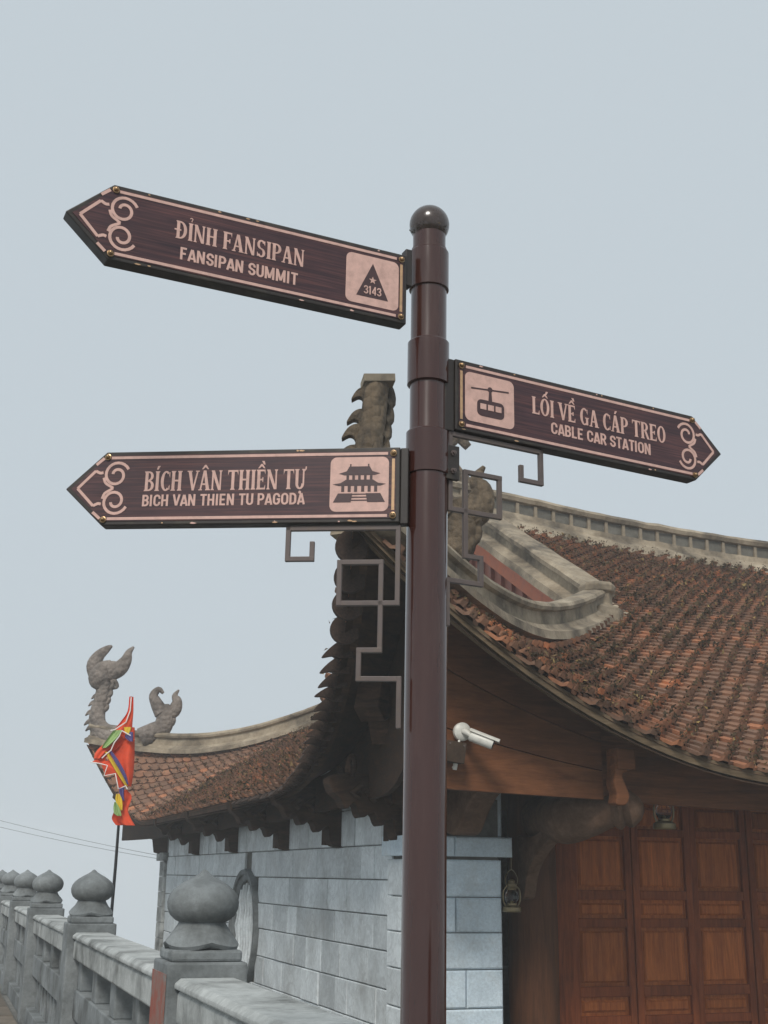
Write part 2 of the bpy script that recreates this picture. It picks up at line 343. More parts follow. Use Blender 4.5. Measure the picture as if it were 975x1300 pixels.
# --- roof deck (tile bed) and the dark boarding under it
roof = None
def deck_grid(side, nd, ns, dz):
    vs = []; fs = []
    dmax = DR if side in ('front', 'back') else DG
    for i in range(nd + 1):
        d = dmax * i / nd; inset = min(d, DG)
        for j in range(ns + 1):
            q = j / ns; q = q + 0.12 * math.sin(2 * math.pi * q) / (2 * math.pi) * -1
            if side in ('front', 'back'):
                U = -OU + inset + (WU + 2 * OU - 2 * inset) * q; V = -OV + d if side == 'front' else WV + OV - d
            else:
                V = -OV + inset + (WV + 2 * OV - 2 * inset) * q; U = -OU + d if side == 'left' else WU + OU - d
            vs.append(P3(U, V, side, dz))
    for i in range(nd):
        for j in range(ns): a = i * (ns + 1) + j; fs.append((a, a + 1, a + ns + 2, a + ns + 1))
    return vs, fs
m = MB(); s_ = MB()
for side, ns in (('front', 90), ('back', 60), ('left', 70), ('right', 60)):
    m.add(*deck_grid(side, 24, ns, -0.012)); s_.add(*deck_grid(side, 24, ns, -0.085))
roof = m.build('roof', 'tile', temple, smooth=60, fix=False)
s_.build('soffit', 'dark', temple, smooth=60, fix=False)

# --- tiles
TW, TE = 0.2, 0.105
TV = np.array([(-.098, .17, .000), (.098, .17, .000), (.098, .004, .030), (.045, -.030, .036), (.022, -.052, .082), (-.022, -.052, .082), (-.045, -.030, .036), (-.098, .004, .030),
               (.098, .004, .006), (.045, -.030, .010), (.022, -.050, .034), (-.022, -.050, .034), (-.045, -.030, .010), (-.098, .004, .006)])
TF = [(0, 1, 2, 7), (7, 2, 3, 6), (6, 3, 4, 5), (2, 8, 9, 3), (3, 9, 10, 4), (4, 10, 11, 5), (5, 11, 12, 6), (6, 12, 13, 7), (1, 8, 2), (0, 7, 13)]
tile_mesh = bpy.data.meshes.new('roof_tile'); tile_mesh.from_pydata([tuple(p) for p in TV], [], TF); tile_mesh.materials.append(M['tile'])
def tile_frames(side):
    out = []
    dmax = DR if side == 'front' else DG
    for i in range(int(dmax / TE)):
        d = 0.012 + i * TE; sh = 0.5 * TW * (i % 2)
        lo, hi = (-OU, WU + OU) if side == 'front' else (-OV, WV + OV)
        c = np.arange(lo + sh - TW, hi + TW, TW); ins = min(d, DG) + (0.07 if d > 0.45 else -0.03)
        c = c[(c > lo + ins) & (c < hi - ins)]
        if side == 'front': out.append(np.stack([c, np.full_like(c, -OV + d)], -1))
        else: out.append(np.stack([np.full_like(c, -OU + d), c], -1))
    q = np.concatenate(out); U, V = q[:, 0], q[:, 1]; e = 0.02
    P = surf(U, V, side)
    if side == 'front': X = surf(U + e, V, side) - surf(U - e, V, side); Y = surf(U, V + e, side) - surf(U, V - e, side)
    else: X = surf(U, V - e, side) - surf(U, V + e, side); Y = surf(U + e, V, side) - surf(U - e, V, side)
    X /= np.linalg.norm(X, axis=1)[:, None]; Y -= X * (X * Y).sum(1)[:, None]; Y /= np.linalg.norm(Y, axis=1)[:, None]; Z = np.cross(X, Y)
    k = len(P); jit = RNG.normal(0, 1, (k, 4))
    P = P + X * (jit[:, 0] * .006)[:, None] + Y * (jit[:, 1] * .006)[:, None] + Z * (np.abs(jit[:, 2]) * .003)[:, None]
    a = (jit[:, 3] * 0.045)[:, None]; X, Y = X * np.cos(a) + Y * np.sin(a), Y * np.cos(a) - X * np.sin(a)
    return P, X, Y, Z
def np_mesh(name, V, faces):
    me = bpy.data.meshes.new(name); me.from_pydata(V.tolist(), [], faces); return me
mw = Matrix.Translation(CORNER) @ Matrix.Rotation(TH, 4, 'Z'); MW = np.array(mw)
def tiles(side, keep=0):
    P, X, Y, Z = tile_frames(side); idx = np.arange(len(P))
    if keep:
        # the tiles nearest the viewpoint and inside the photograph become parts of their own
        Wd = P @ MW[:3, :3].T + MW[:3, 3]; dist = np.linalg.norm(Wd - np.array(EYE), axis=1)
        ci = np.array(cam_ob.matrix_world.inverted()); c = Wd @ ci[:3, :3].T + ci[:3, 3]
        sx = c[:, 0] / -c[:, 2] * 1540; sy = c[:, 1] / -c[:, 2] * 1540
        vis = (sx > 90) & (sx < 500) & (np.abs(sy) < 640)
        order = idx[vis][np.argsort(dist[vis])][:keep]
        for i in order:
            o = place('roof_tile', tile_mesh, None, roof)
            o.matrix_local = Matrix(np.block([[np.stack([X[i], Y[i], Z[i]], 1), P[i][:, None]], [np.zeros((1, 3)), np.ones((1, 1))]]).tolist())
        idx = np.setdiff1d(idx, order)
    p, x, y, z = P[idx], X[idx], Y[idx], Z[idx]; k = len(p); nv = len(TV)
    VV = (p[:, None, :] + x[:, None, :] * TV[None, :, 0, None] + y[:, None, :] * TV[None, :, 1, None] + z[:, None, :] * TV[None, :, 2, None]).reshape(-1, 3)
    ff = [tuple(j + i * nv for j in f) for i in range(k) for f in TF]
    me = np_mesh('roof_tiles', VV, ff); o = place('roof_tiles', me, 'tile', temple); o['kind'] = 'stuff'; o['label'] = 'curved terracotta tiles laid in staggered rows'
    return P, X, Y, Z
TP = tiles('front', 300); TL = tiles('left')
# --- dry moss tufts that sit on the tile noses
def moss(frames, dens, lim):
    P, X, Y, Z = frames; k = len(P)
    clump = 0.5 + 0.5 * np.sin(P[:, 0] * 2.3 + P[:, 1] * 1.1) * np.sin(P[:, 1] * 2.7 + 1.3 * P[:, 0])
    n = RNG.poisson(dens * (0.65 + 0.6 * clump)); n[P[:, 0] > lim] = 0; hip_d = np.abs((P[:, 0] + OU) - (P[:, 1] + OV)); n[(hip_d < .36) & (P[:, 0] < UG + .3)] = 0
    I = np.repeat(np.arange(k), n); t = len(I)
    cx = RNG.normal(0, .022, t); cy = -.036 + RNG.normal(0, .022, t); cz = .060 + np.abs(RNG.normal(0, .022, t))
    C = P[I] + X[I] * cx[:, None] + Y[I] * cy[:, None] + Z[I] * cz[:, None]
    sz = RNG.uniform(.012, .031, t) * (0.7 + 0.6 * clump[I])
    D = [RNG.normal(0, 1, (t, 3)) for _ in range(3)]
    VV = np.stack([C + d / np.linalg.norm(d, axis=1)[:, None] * sz[:, None] for d in D], 1).reshape(-1, 3)
    me = np_mesh('dry_moss', VV, np.arange(t * 3).reshape(-1, 3).tolist()); o = place('dry_moss', me, 'moss', temple); o['kind'] = 'stuff'; o['label'] = 'dry brown moss tufts growing on the tile tips'
moss(TP, 15, 10.5); moss(TL, 5, 99)

# --- ridges
def bumpy(pts, amp=0.0015): return [(x + random.gauss(0, amp), y + random.gauss(0, amp), z + random.gauss(0, amp)) for x, y, z in pts]
HIP = [(-.24, -.05), (-.23, .02), (-.15, .05), (-.125, .085), (-.095, .09), (-.095, .20), (-.135, .215), (-.145, .245), (-.13, .275), (-.07, .295)]
HIP = HIP + [(-a, b) for a, b in HIP[::-1]]
BARGE = [(-.24, -.06), (-.23, .03), (-.14, .06), (-.10, .08), (-.10, .20), (-.155, .215), (-.165, .27), (-.13, .30), (.13, .30), (.165, .27), (.155, .215), (.10, .20), (.10, .08), (.14, .06), (.23, .03), (.24, -.06)]
def mir(U, mu): return WU - U if mu else U
def hip_path(mu, mv):
    pts = []
    for i in range(40):
        x = DG + 0.05 - (DG + 0.0) * i / 39; U = -OU + x; V = -OV + x
        p = P3(U, V, 'left')
        p = (WU - p[0] if mu else p[0], WV - p[1] if mv else p[1], p[2]); pts.append(p)
    return pts
for mu in (0, 1):
    for mv in (0, 1):
        hp = MB().sweep(bumpy(hip_path(mu, mv)), HIP).build('hip_ridge', 'plaster', temple, smooth=25)
        pts = []
        for i in range(26):
            V = -OV + DG - 0.12 + (VR + OV - DG + 0.12) * i / 25; p = P3(UG, V); pts.append((WU - p[0] if mu else p[0], WV - p[1] if mv else p[1], p[2]))
        MB().sweep(bumpy(pts, .0015), BARGE).build('barge_ridge', 'plaster', temple, smooth=25)
# moulded stop where the barge ridge meets the hip ridge
    for mv in (0, 1):
        p = P3(UG, -OV + DG - 0.05); x = WU - p[0] if mu else p[0]; y = WV - p[1] if mv else p[1]
        MB().lathe([(.245, -.12), (.24, .03), (.16, .06), (.14, .08), (.14, .2), (.17, .215), (.178, .275), (.15, .31), (.02, .312)], 8, (x, y, p[2]), True).build('ridge_stop', 'plaster', temple, bevel=.01)
def ridge_z(u): return 5.66 + 0.30 * ((8 - u) / 5.1) ** 2
mr_path = [(u, VR, ridge_z(u)) for u in np.linspace(UG - 0.15, WU - UG + 0.15, 60)]
RSEC = [(-.34, -.14), (-.30, .03), (-.16, .12), (-.15, .2), (-.10, .21), (-.10, .36), (-.16, .37), (-.18, .42), (-.13, .47), (.13, .47), (.18, .42), (.16, .37), (.10, .36), (.10, .21), (.15, .2), (.16, .12), (.30, .03), (.34, -.14)]
main_ridge = MB().sweep(bumpy(mr_path, .004), RSEC).build('main_ridge', 'plaster', temple, smooth=50)
up_ = MB().box(-.022, .022, -.012, .05, .203, .362).mesh('ridge_upright'); pn = MB().box(-.112, .112, 0, .012, .215, .355).mesh('ridge_panel')
for u in np.arange(UG, WU - UG, 0.27):
    place('ridge_upright', up_, 'plaster', main_ridge, (u, VR - .125, ridge_z(u)))
    place('ridge_panel', pn, 'plaster_dark', main_ridge, (u + .135, VR - .109, ridge_z(u + .135)))
# ridge-end ornament
for mu in (0, 1):
    x = WU - UG + .1 if mu else UG - .1; sg = 1 if mu else -1
    pth = smoothpath([(x - sg * .3, VR, ridge_z(UG) + .3), (x, VR, ridge_z(UG) + .62), (x + sg * .12, VR, ridge_z(UG) + .95), (x - sg * .08, VR, ridge_z(UG) + 1.15), (x - sg * .25, VR, ridge_z(UG) + 1.02)], 5)
    MB().tube(pth, np.linspace(.2, .06, len(pth)), 10, .7).build('ridge_end_scroll', 'dragon', temple, smooth=60)

# --- gables: recessed red boards under stepped barge boards
for mu in (0, 1):
    fx = (lambda u: WU - u) if mu else (lambda u: u)
    def gp(off, V):
        p = P3(UG, V); return p[2] - off
    Vs = list(np.linspace(-OV + DG - .1, VR, 16)); Vs = Vs + [WV - v for v in Vs[-2::-1]]
    base = 2.1 + .60 * DG - .0108 * DG * DG - .1
    def strip(name, mat, o0, o1, u0, u1):
        mb = MB(); n = len(Vs); hgt = lambda V, o: max(gp(o, V if V <= VR else WV - V), base)
        vs = []
        for u in (u0, u1): vs += [(fx(u), V, hgt(V, o0)) for V in Vs] + [(fx(u), V, hgt(V, o1)) for V in Vs]
        fs = []
        for i in range(n - 1):
            fs += [(i, i + 1, n + i + 1, n + i), (2 * n + i, 2 * n + i + 1, 3 * n + i + 1, 3 * n + i), (i, i + 1, 2 * n + i + 1, 2 * n + i), (n + i, n + i + 1, 3 * n + i + 1, 3 * n + i)]
        return mb.add(vs, fs).build(name, mat, temple)
    strip('barge_board', 'plaster', -.02, .10, UG - .10, UG + .4)
    strip('barge_moulding', 'plaster', .10, .20, UG + .02, UG + .4)
    strip('barge_trim', 'red', .20, .44, UG + .10, UG + .4)
    gw = MB(); poly = [(Vs[0] + .2, base - .2)] + [(V, max(gp(.3, V if V <= VR else WV - V), base - .2)) for V in Vs] + [(Vs[-1] - .2, base - .2)]
    gw.prism(poly, lambda p, q, d: (fx(UG + d), p, q), .22, .4).build('gable_wall', 'redbrown', temple)
    for k, V in enumerate(np.arange(VR - 2.7, VR + 2.71, .3)):
        top = gp(.46, V if V <= VR else WV - V)
        if top > base + .05: MB().box(fx(UG + .17), fx(UG + .225), V - .035, V + .035, base - .1, top).build('gable_batten', 'redbrown', temple)
    # carved cloud-and-dragon relief on the pediment
    for k in range(26):
        V0 = VR - 1.7 + 3.4 * k / 25; h = gp(1.0, V0 if V0 <= VR else WV - V0); z0 = base + .15 + (h - base - .2) * random.random()
        sgn = random.choice((-1, 1)); r0 = random.uniform(.12, .24)
        pth = [(fx(UG + .165), V0 + sgn * r0 * (1 - t * .7) * math.cos(t * 7), z0 + r0 * (1 - t * .7) * math.sin(t * 7)) for t in np.linspace(0, 1, 18)]
        MB().tube(pth, np.linspace(.055, .03, 18), 6).build('pediment_carving', 'beam', temple, smooth=60)

# --- dragon-tail ornaments on the two left corners
def dragon(mv, broken, mat):
    c = Vector(P3(-OU + .12, -OV + .12, 'left', .12)); out = Vector((-1, -1, 0)).normalized()
    def L(a, z, s=0.0):   # a: outwards along the hip, s: sideways
        p = c + out * a + Vector((0, 0, z)) + Vector((out.y, -out.x, 0)) * s
        return (p.x, WV - p.y if mv else p.y, p.z)
    mb = MB()
    neck = smoothpath([L(-.35, -.05), L(-.08, .02), L(.10, .18), L(.12, .42), L(.06, .66), L(.02, .92)], 6)
    k = len(neck); mb.tube(neck, [.20 - (.105 if broken else .07) * min(1, i / k * 1.5) for i in range(k)], 14, .85)
    dr = mb.build('dragon_tail', mat, temple, smooth=60)
    d_ = Vector((-.943, .332, 0))                          # hooked spines down the outer edge
    tooth = smoothpath([(.02, .075), (.075, .068), (.125, .030), (.165, -.050), (.11, -.022), (.075, -.030), (.055, -.062), (.02, -.07)], 3)
    for i in range(8):
        q = Vector(neck[int((.10 + .84 * i / 7) * (k - 1))]); s0 = 1.12 - .05 * i; off = .055 + .05 * (1 - i / 7)
        MB().prism(tooth, lambda p, q_, d: q + d_ * (off + p * s0 - .02) + Vector((0, 0, q_ * s0)) + Vector((.332, .943, 0)) * d, -.035, .035).build('spine', mat, dr, bevel=.012)
    # curling frill on the inner edge
    o2 = Vector((out.x, -out.y if mv else out.y, 0)); inn = (-(o2 * .5) + Vector((.75, .28 if not mv else -.28, 0)) * .9).normalized()
    for i in range(4):
        q = Vector(neck[int((.62 + .1 * i) * (k - 1))]); pts = [q + inn * .09, q + inn * .16 + Vector((0, 0, .05)), q + inn * .15 + Vector((0, 0, .13)), q + inn * .10 + Vector((0, 0, .18))]
        MB().tube(smoothpath([tuple(a) for a in pts], 3), np.linspace(.05, .025, 10), 7).build('frill', mat, dr, smooth=60)
    if broken:
        t = Vector(neck[-1]); s2 = MB().box(-.105, .105, -.10, .10, 0, .05).build('top_slab', 'plaster', dr); s2.location = t + Vector((.01, 0, -.005)); s2.rotation_euler = (R(3), R(-4), R(-12))
    else:
        cl = MB(); b0 = Vector(neck[-1])
        ex = Vector((.943, -.332, 0))                      # across the view
        W = lambda a, z: tuple(b0 + ex * a + Vector((0, 0, z)))
        cl.tube(smoothpath([W(-.02, -.12), W(-.08, .05), W(-.02, .2), W(.12, .3)], 4), [.11, .14, .18, .2, .21, .21, .2, .19, .18, .16, .14, .12, .1], 12, .8)
        cl.tube(smoothpath([W(-.10, .10), W(-.20, .28), W(-.14, .45), W(.0, .58), W(.08, .63)], 4), np.linspace(.19, .02, 17), 9, .6)
        cl.tube(smoothpath([W(.06, .18), W(.24, .24), W(.34, .38), W(.38, .52), W(.46, .62)], 4), np.linspace(.19, .02, 17), 9, .6)
        cl.tube(smoothpath([W(.05, .1), W(.16, .02), W(.22, -.08), W(.14, -.12)], 4), np.linspace(.06, .02, 13), 8)
        cl.build('claw', mat, dr, smooth=60)
    # smaller flame curl standing further in on the hip
    q0 = P3(-OU + .70, -OV + .70, 'left', .26); q0 = Vector((q0[0], WV - q0[1] if mv else q0[1], q0[2])); ex = Vector((.943, -.332, 0))
    W = lambda a, z: tuple(q0 + ex * a + Vector((0, 0, z)))
    fc = MB(); fc.tube(smoothpath([W(-.32, -.06), W(-.12, .04), W(.02, .12), W(.06, .3), W(.02, .46)], 4), np.linspace(.18, .14, 17), 10, .8)
    fc.tube(smoothpath([W(.0, .36), W(-.10, .52), W(-.16, .66), W(-.08, .76), W(.0, .70)], 4), np.linspace(.13, .025, 17), 8)
    fc.tube(smoothpath([W(.04, .36), W(.2, .42), W(.24, .56), W(.2, .66), W(.26, .76)], 4), np.linspace(.16, .015, 17), 8, .7)
    fc.tube(smoothpath([W(.02, .2), W(.16, .18), W(.2, .28), W(.12, .32)], 4), np.linspace(.07, .025, 13), 8)
    for k2 in range(4): fc.tube([W(-.25 + .09 * k2, .02), W(-.28 + .09 * k2, .12), W(-.22 + .09 * k2, .17)], [.06, .045, .01], 7)
    fc.build('flame_curl', mat, temple, smooth=60)
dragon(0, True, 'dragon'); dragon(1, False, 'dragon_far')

# --- eaves: edge board, scalloped fringe, fascia planks
def eave(side, d, dz, lo, hi, n):
    if side == 'front': return [P3(U, -OV + d, 'front', dz) for U in np.linspace(lo, hi, n)]
    return [P3(-OU + d, V, 'left', dz) for V in np.linspace(lo, hi, n)]
MB().sweep(eave('front', .05, -.062, -OU, WU + OU, 90), [(-.045, -.028), (.045, -.028), (.045, .045), (-.045, .045)]).build('eave_board', 'eaveboard', temple)
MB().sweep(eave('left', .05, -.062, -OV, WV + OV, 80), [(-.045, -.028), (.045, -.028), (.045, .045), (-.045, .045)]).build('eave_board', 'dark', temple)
# fringe of round and pointed edge tiles along the rising corner
rnd_o = arc(0, 0, 1, 1, 80, 300, 14) + [(.9, -.6), (.9, .9)]
pnt_o = smoothpath([(.9, .75), (.1, .62), (-.75, .10), (-1.35, -.55), (-.6, -.50), (.0, -.68), (.9, -.6)], 4)
def fringe(o): 
    me = MB().prism(o, lambda p, q, d: (p, d, q), -.5, .5).mesh('edge_tile'); return me
rnd_me, pnt_me = fringe(rnd_o), fringe(pnt_o)
x = -OV - .03; k = 0
while x < 3.2:
    f = max(0, 1 - (x + OV) / 3.4); p = P3(-OU - .0, x, 'left', 0); big = k < 5
    sz = (.112 - .003 * k) if big else .048 + .062 * f
    o = place('edge_tile', rnd_me if big else pnt_me, 'scallop', temple, (p[0] + (.0 if big else -.012), p[1], p[2] - (.04 if big else .02)), (0, R(random.uniform(-8, 8)), R(-14 * f + random.uniform(-5, 5)))); o.scale = (sz, .05, sz)
    b_ = o.modifiers.new('bevel', 'BEVEL'); b_.width = .012; b_.segments = 2
    x += (.150 if big else .075 + .055 * f); k += 1
def plank(name, mat, side, lo, hi, n, d, z_top, z_bot, th):
    """a board whose upper and lower edges follow f0..f1 of the height between the eave and the straight bottom line"""
    top = eave(side, d, -.088, lo, hi, n); vs = []; fs = []
    for i, p in enumerate(top):
        q = (lo + (hi - lo) * i / (n - 1)); zb = FB(side, q, p[2]); h = p[2] - zb; a, b = zb + h * z_bot, zb + h * z_top
        o2 = (0, th) if side == 'front' else (th, 0)
        vs += [(p[0], p[1], a), (p[0], p[1], b), (p[0] + o2[0], p[1] + o2[1], b), (p[0] + o2[0], p[1] + o2[1], a)]
    for i in range(n - 1):
        for j in range(4): fs.append((i * 4 + j, i * 4 + (j + 1) % 4, i * 4 + 4 + (j + 1) % 4, i * 4 + 4 + j))
    fs += [(0, 1, 2, 3), tuple(4 * (n - 1) + j for j in (3, 2, 1, 0))]
    return MB().add(vs, fs).build(name, mat, temple, bevel=.004)
def FB(side, q, zt):
    e = max(0, -q) if side == 'front' else max(0, -0.4 - q)
    return min(1.96 - .02 * max(0, min(q, 3)) + .20 * e + .5 * max(0, e - .3) ** 1.5, zt - .12)
for k in range(3): plank('fascia_plank', 'fascia', 'front', -OU + .42, 1.06, 30, .42 + .003 * k, (k + 1) / 3 - .006, k / 3, .045)
plank('fascia_board', 'fascia', 'front', 1.12, WU + OU - .5, 70, .54, 1, 0, .05)
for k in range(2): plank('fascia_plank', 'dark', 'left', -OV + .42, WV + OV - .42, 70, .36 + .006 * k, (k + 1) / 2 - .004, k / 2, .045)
# corner bracket carved in scrolls, seen under the near corner
for i in (6, 8):
    t = i / 8; V = -OV + .15 + 1.9 * t; p = P3(-OU + .05, V, 'left'); zz = 2.1 + (p[2] - 2.2) * (.35 + .3 * (i % 2)); r0 = .14 - .05 * t
    MB().tube([(p[0] + .20, p[1] + r0 * (1 - .75 * s) * math.cos(s * 8 + i), zz + r0 * (1 - .75 * s) * math.sin(s * 8 + i)) for s in np.linspace(0, 1, 18)], np.linspace(.024, .012, 18), 6).build('carved_scroll', 'dark', temple, smooth=60)

# --- walls
wall = MB().box(.02, .5, .02, WV, 0, 2.35).build('left_wall', 'mortar', temple)
fn = lambda p, q, n: (.02 - n, p, q)
zrows = [0, .28, .56, .84, 1.10, 1.37, 1.64, 1.95, 2.34]
WC = (5.25, .83); WR = .60
for r in range(len(zrows) - 1):
    y = .43; z0, z1 = zrows[r], zrows[r + 1]
    while y < WV - .33:
        w = random.choice((.34, .42, .5, .56, .66, .74)) if r < 6 else random.choice((.2, .26, .32, .44))
        y1 = y + w if y + w < WV - .5 else WV - .3
        # stones stop short of the round window
        dz = max(0, z0 - WC[1], WC[1] - z1); segs = [(y, y1)]
        if dz < WR - .04:
            hw = math.sqrt((WR - .04) ** 2 - dz ** 2); a0, a1 = WC[0] - hw, WC[0] + hw
            segs = [s for s in ((y, min(y1, a0)), (max(y, a1), y1)) if s[1] - s[0] > .06]
        for s0, s1 in segs: MB().block(fn, s0 + .004, s1 - .004, z0 + .004, z1 - .004, 0, .018 + random.uniform(0, .014), .007).build('stone_block', 'marble', wall)
        y = y1
# round window: moulded stone ring, carved lattice
ringv = MB(); prof = [(.50, -.10), (.50, .015), (.53, .035), (.56, .035), (.57, .06), (.62, .06), (.63, .02), (.63, -.02)]; n = 48; vs = []
for r_, d_ in prof:
    for j in range(n): a = 2 * math.pi * j / n; vs.append((-d_, WC[0] + r_ * math.cos(a), WC[1] + r_ * math.sin(a)))
k = len(prof); fs = [(i * n + j, i * n + (j + 1) % n, (i + 1) * n + (j + 1) % n, (i + 1) * n + j) for i in range(k - 1) for j in range(n)]
rw = ringv.add(vs, fs).build('round_window', 'stone', temple, smooth=40, fix=False)
MB().prism(arc(WC[0], WC[1], .505, .505, 0, 352.5, 47), lambda p, q, d: (d, p, q), .012, .019).build('window_shade_back', 'mortar', rw)  # dark sheet: the shade of a deep window recess put into its colour
for k in range(-3, 4):
    h = math.sqrt(.5 ** 2 - (.13 * k) ** 2) - .03
    MB().lathe([(.02, -h), (.035, -h * .7), (.018, -h * .4), (.04, 0), (.018, h * .4), (.035, h * .7), (.02, h)], 8, (-.0, WC[0] + .13 * k, WC[1])).build('lattice_baluster', 'marble', rw, smooth=50)
# far-end pier and corner pier
def pier(v0, v1, name):
    pr = MB().box(.0, .70, v0 + .012, v1 - .012, 0, 1.98).build(name, 'mortar', temple)
    return pr
fp = pier(WV - .30, WV + .12, 'stone_pier')
for r in range(7):
    z0, z1 = r * .225 if r else 0, (r + 1) * .225
    MB().block(lambda p, q, n: (-n, p, q), WV - .30, WV + .12, r * .225 + .003, r * .225 + .222, 0, .05, .006).build('stone_block', 'stone_rail', fp)
MB().box(-.10, .76, WV - .36, WV + .18, 1.58, 1.70).build('cap_stone', 'stone_rail', fp, bevel=.008)
np_ = pier(-.03, .42, 'stone_pier')
rows = [0, .24, .47, .74, 1.0, 1.255, 1.53]
for r in range(len(rows) - 1):
    z0, z1 = rows[r], rows[r + 1]
    cut = (.30, .72, .42, .72, .34, .72)[r]
    for a, b_ in ((0, cut), (cut, .72)):
        if b_ - a > .05: MB().block(lambda p, q, n: (p, -.018 - n, q), a + .003 - (.045 if a == 0 else 0), b_ - .004, z0 + .003, z1 - .004, 0, .025 + random.uniform(0, .008), .012).build('stone_block', 'marble_pier_skylit', np_)
    MB().block(lambda p, q, n: (-.0 - n, p, q), -.016, .425, z0 + .003, z1 - .004, 0, .045, .008).build('stone_block', 'marble', np_)
for a, b_ in ((-.09, .31), (.314, .79)): MB().block(lambda p, q, n: (p, .44 - n, q), a, b_, 1.55, 1.695, 0, .53, .010).build('cap_stone', 'marble_pier_skylit', np_)
MB().block(lambda p, q, n: (p, .40 - n, q), .005, .74, 1.70, 2.04, 0, .41, .012).build('cap_stone', 'marble_pier_skylit', np_)
MB().block(lambda p, q, n: (p, .40 - n, q), .01, .735, 2.045, 2.5, 0, .40, .012).build('cap_stone', 'marble_pier_skylit', np_)
# the walls out of sight close the building
MB().box(.5, WU, WV - .4, WV, 0, 2.5).build('rear_wall', 'marble', temple); MB().box(WU - .4, WU, 0, WV - .4, 0, 2.34).build('right_wall', 'marble', temple)
# carved brackets under the left eave
brp = smoothpath([(.02, 2.14), (-.58, 2.14), (-.62, 2.02), (-.55, 1.96), (-.50, 1.88), (-.43, 1.93), (-.38, 1.82), (-.28, 1.86), (-.22, 1.76), (-.13, 1.82), (-.10, 1.67), (.02, 1.63)], 3)
for V, nm in ((.18, 0), (1.85, 0), (3.6, 0), (5.9, 0), (8.2, 0)):
    ob = MB().prism(brp, lambda p, q, d: (p, V + d, q), -.09, .09).build('eave_bracket', 'dark', temple, bevel=.012)
    for k in range(3): MB().tube([(-.14 - .13 * k, V - .095, 1.93 + .02 * k), (-.2 - .13 * k, V - .105, 2.0), (-.12 - .13 * k, V - .10, 2.06)], [.03, .035, .02], 7).build('carved_scroll', 'dark', ob, smooth=60)
    MB().box(-.10, -.02, V + .1, V + .2, 1.66, 2.2).build('bracket_post', 'dark', ob)
fbp = [(.1, 2.6), (-.95, 2.75), (-1.02, 2.55), (-.90, 2.46), (-.80, 2.50), (-.72, 2.32), (-.60, 2.33), (-.52, 2.12), (-.40, 2.14), (-.36, 1.92), (-.2, 1.9), (-.16, 1.70), (.1, 1.66)]
MB().prism(fbp, lambda p, q, d: (p * .72 + d * .7, WV - .05 - p * .72 + d * .7, q), -.1, .1).build('corner_bracket', 'dark', temple, bevel=.012)
MB().prism(fbp, lambda p, q, d: (p * .72 + .12 + d * .7, .08 + p * .72 - d * .7, q), -.1, .1).build('corner_bracket', 'dark', temple, bevel=.012)

# --- porch: columns, doors, lintel
DV = .55
def column(u):
    MB().lathe([(.24, 0), (.24, .12), (.21, .16), (.195, .25), (.20, .9), (.195, 1.8), (.18, 2.6)], 28, (u, .30, 0)).build('column', 'column', temple, smooth=40)
for u in (1.14, 6.1, 10.6, 15.2): column(u)
MB().box(.72, WU - .4, DV + .09, DV + .2, 2.12, 2.88).build('wall_board', 'dark', temple)
MB().box(.74, WU - .4, DV - .06, DV + .14, 2.09, 2.25).build('lintel', 'door', temple, bevel=.006)
MB().box(.74, WU - .4, DV - .05, DV + .14, 0, .12).build('threshold', 'door', temple, bevel=.006)
LW = .585
pr_rows = [(.16, .26), (.33, .475), (.555, 1.015), (1.085, 1.235), (1.31, 1.75), (1.815, 2.02)]
leaf = MB(); leaf.box(0, .062, -.028, .028, .125, 2.085); leaf.box(LW - .066, LW - .004, -.028, .028, .125, 2.085)
edges = [.125] + [z for r in pr_rows for z in r] + [2.085]
for i in range(0, len(edges), 2): leaf.box(.062, LW - .066, -.025, .025, edges[i], edges[i + 1])
leaf_me = leaf.mesh('door_leaf')
pms = []
for z0, z1 in pr_rows:
    fnp = lambda p, q, n: (p, .012 - n, q); mb = MB(); mb.block(fnp, .058, LW - .062, z0 - .004, z1 + .004, -.01, .006, .002); mb.block(fnp, .088, LW - .092, z0 + .028, z1 - .028, .006, .026, .016); pms.append(mb.mesh('door_panel'))
u = 1.615; k = 0
while u + LW < WU - .5:
    if not any(abs(u + LW / 2 - c) < .35 for c in (6.1, 10.6, 15.2)):
        lf = place('door_leaf', leaf_me, 'door', temple, (u, DV + (.0 if k % 2 else .012), 0))
        b_ = lf.modifiers.new('bevel', 'BEVEL'); b_.width = .004; b_.segments = 1
        for pm in pms: place('door_panel', pm, 'panel', lf)
    u += LW; k += 1
MB().box(1.36, 1.46, DV - .02, DV + .1, .12, 2.09).build('door_jamb', 'door', temple, bevel=.006); MB().box(1.465, 1.608, DV - .04, DV + .08, .12, 2.09).build('door_jamb', 'door', temple, bevel=.008)
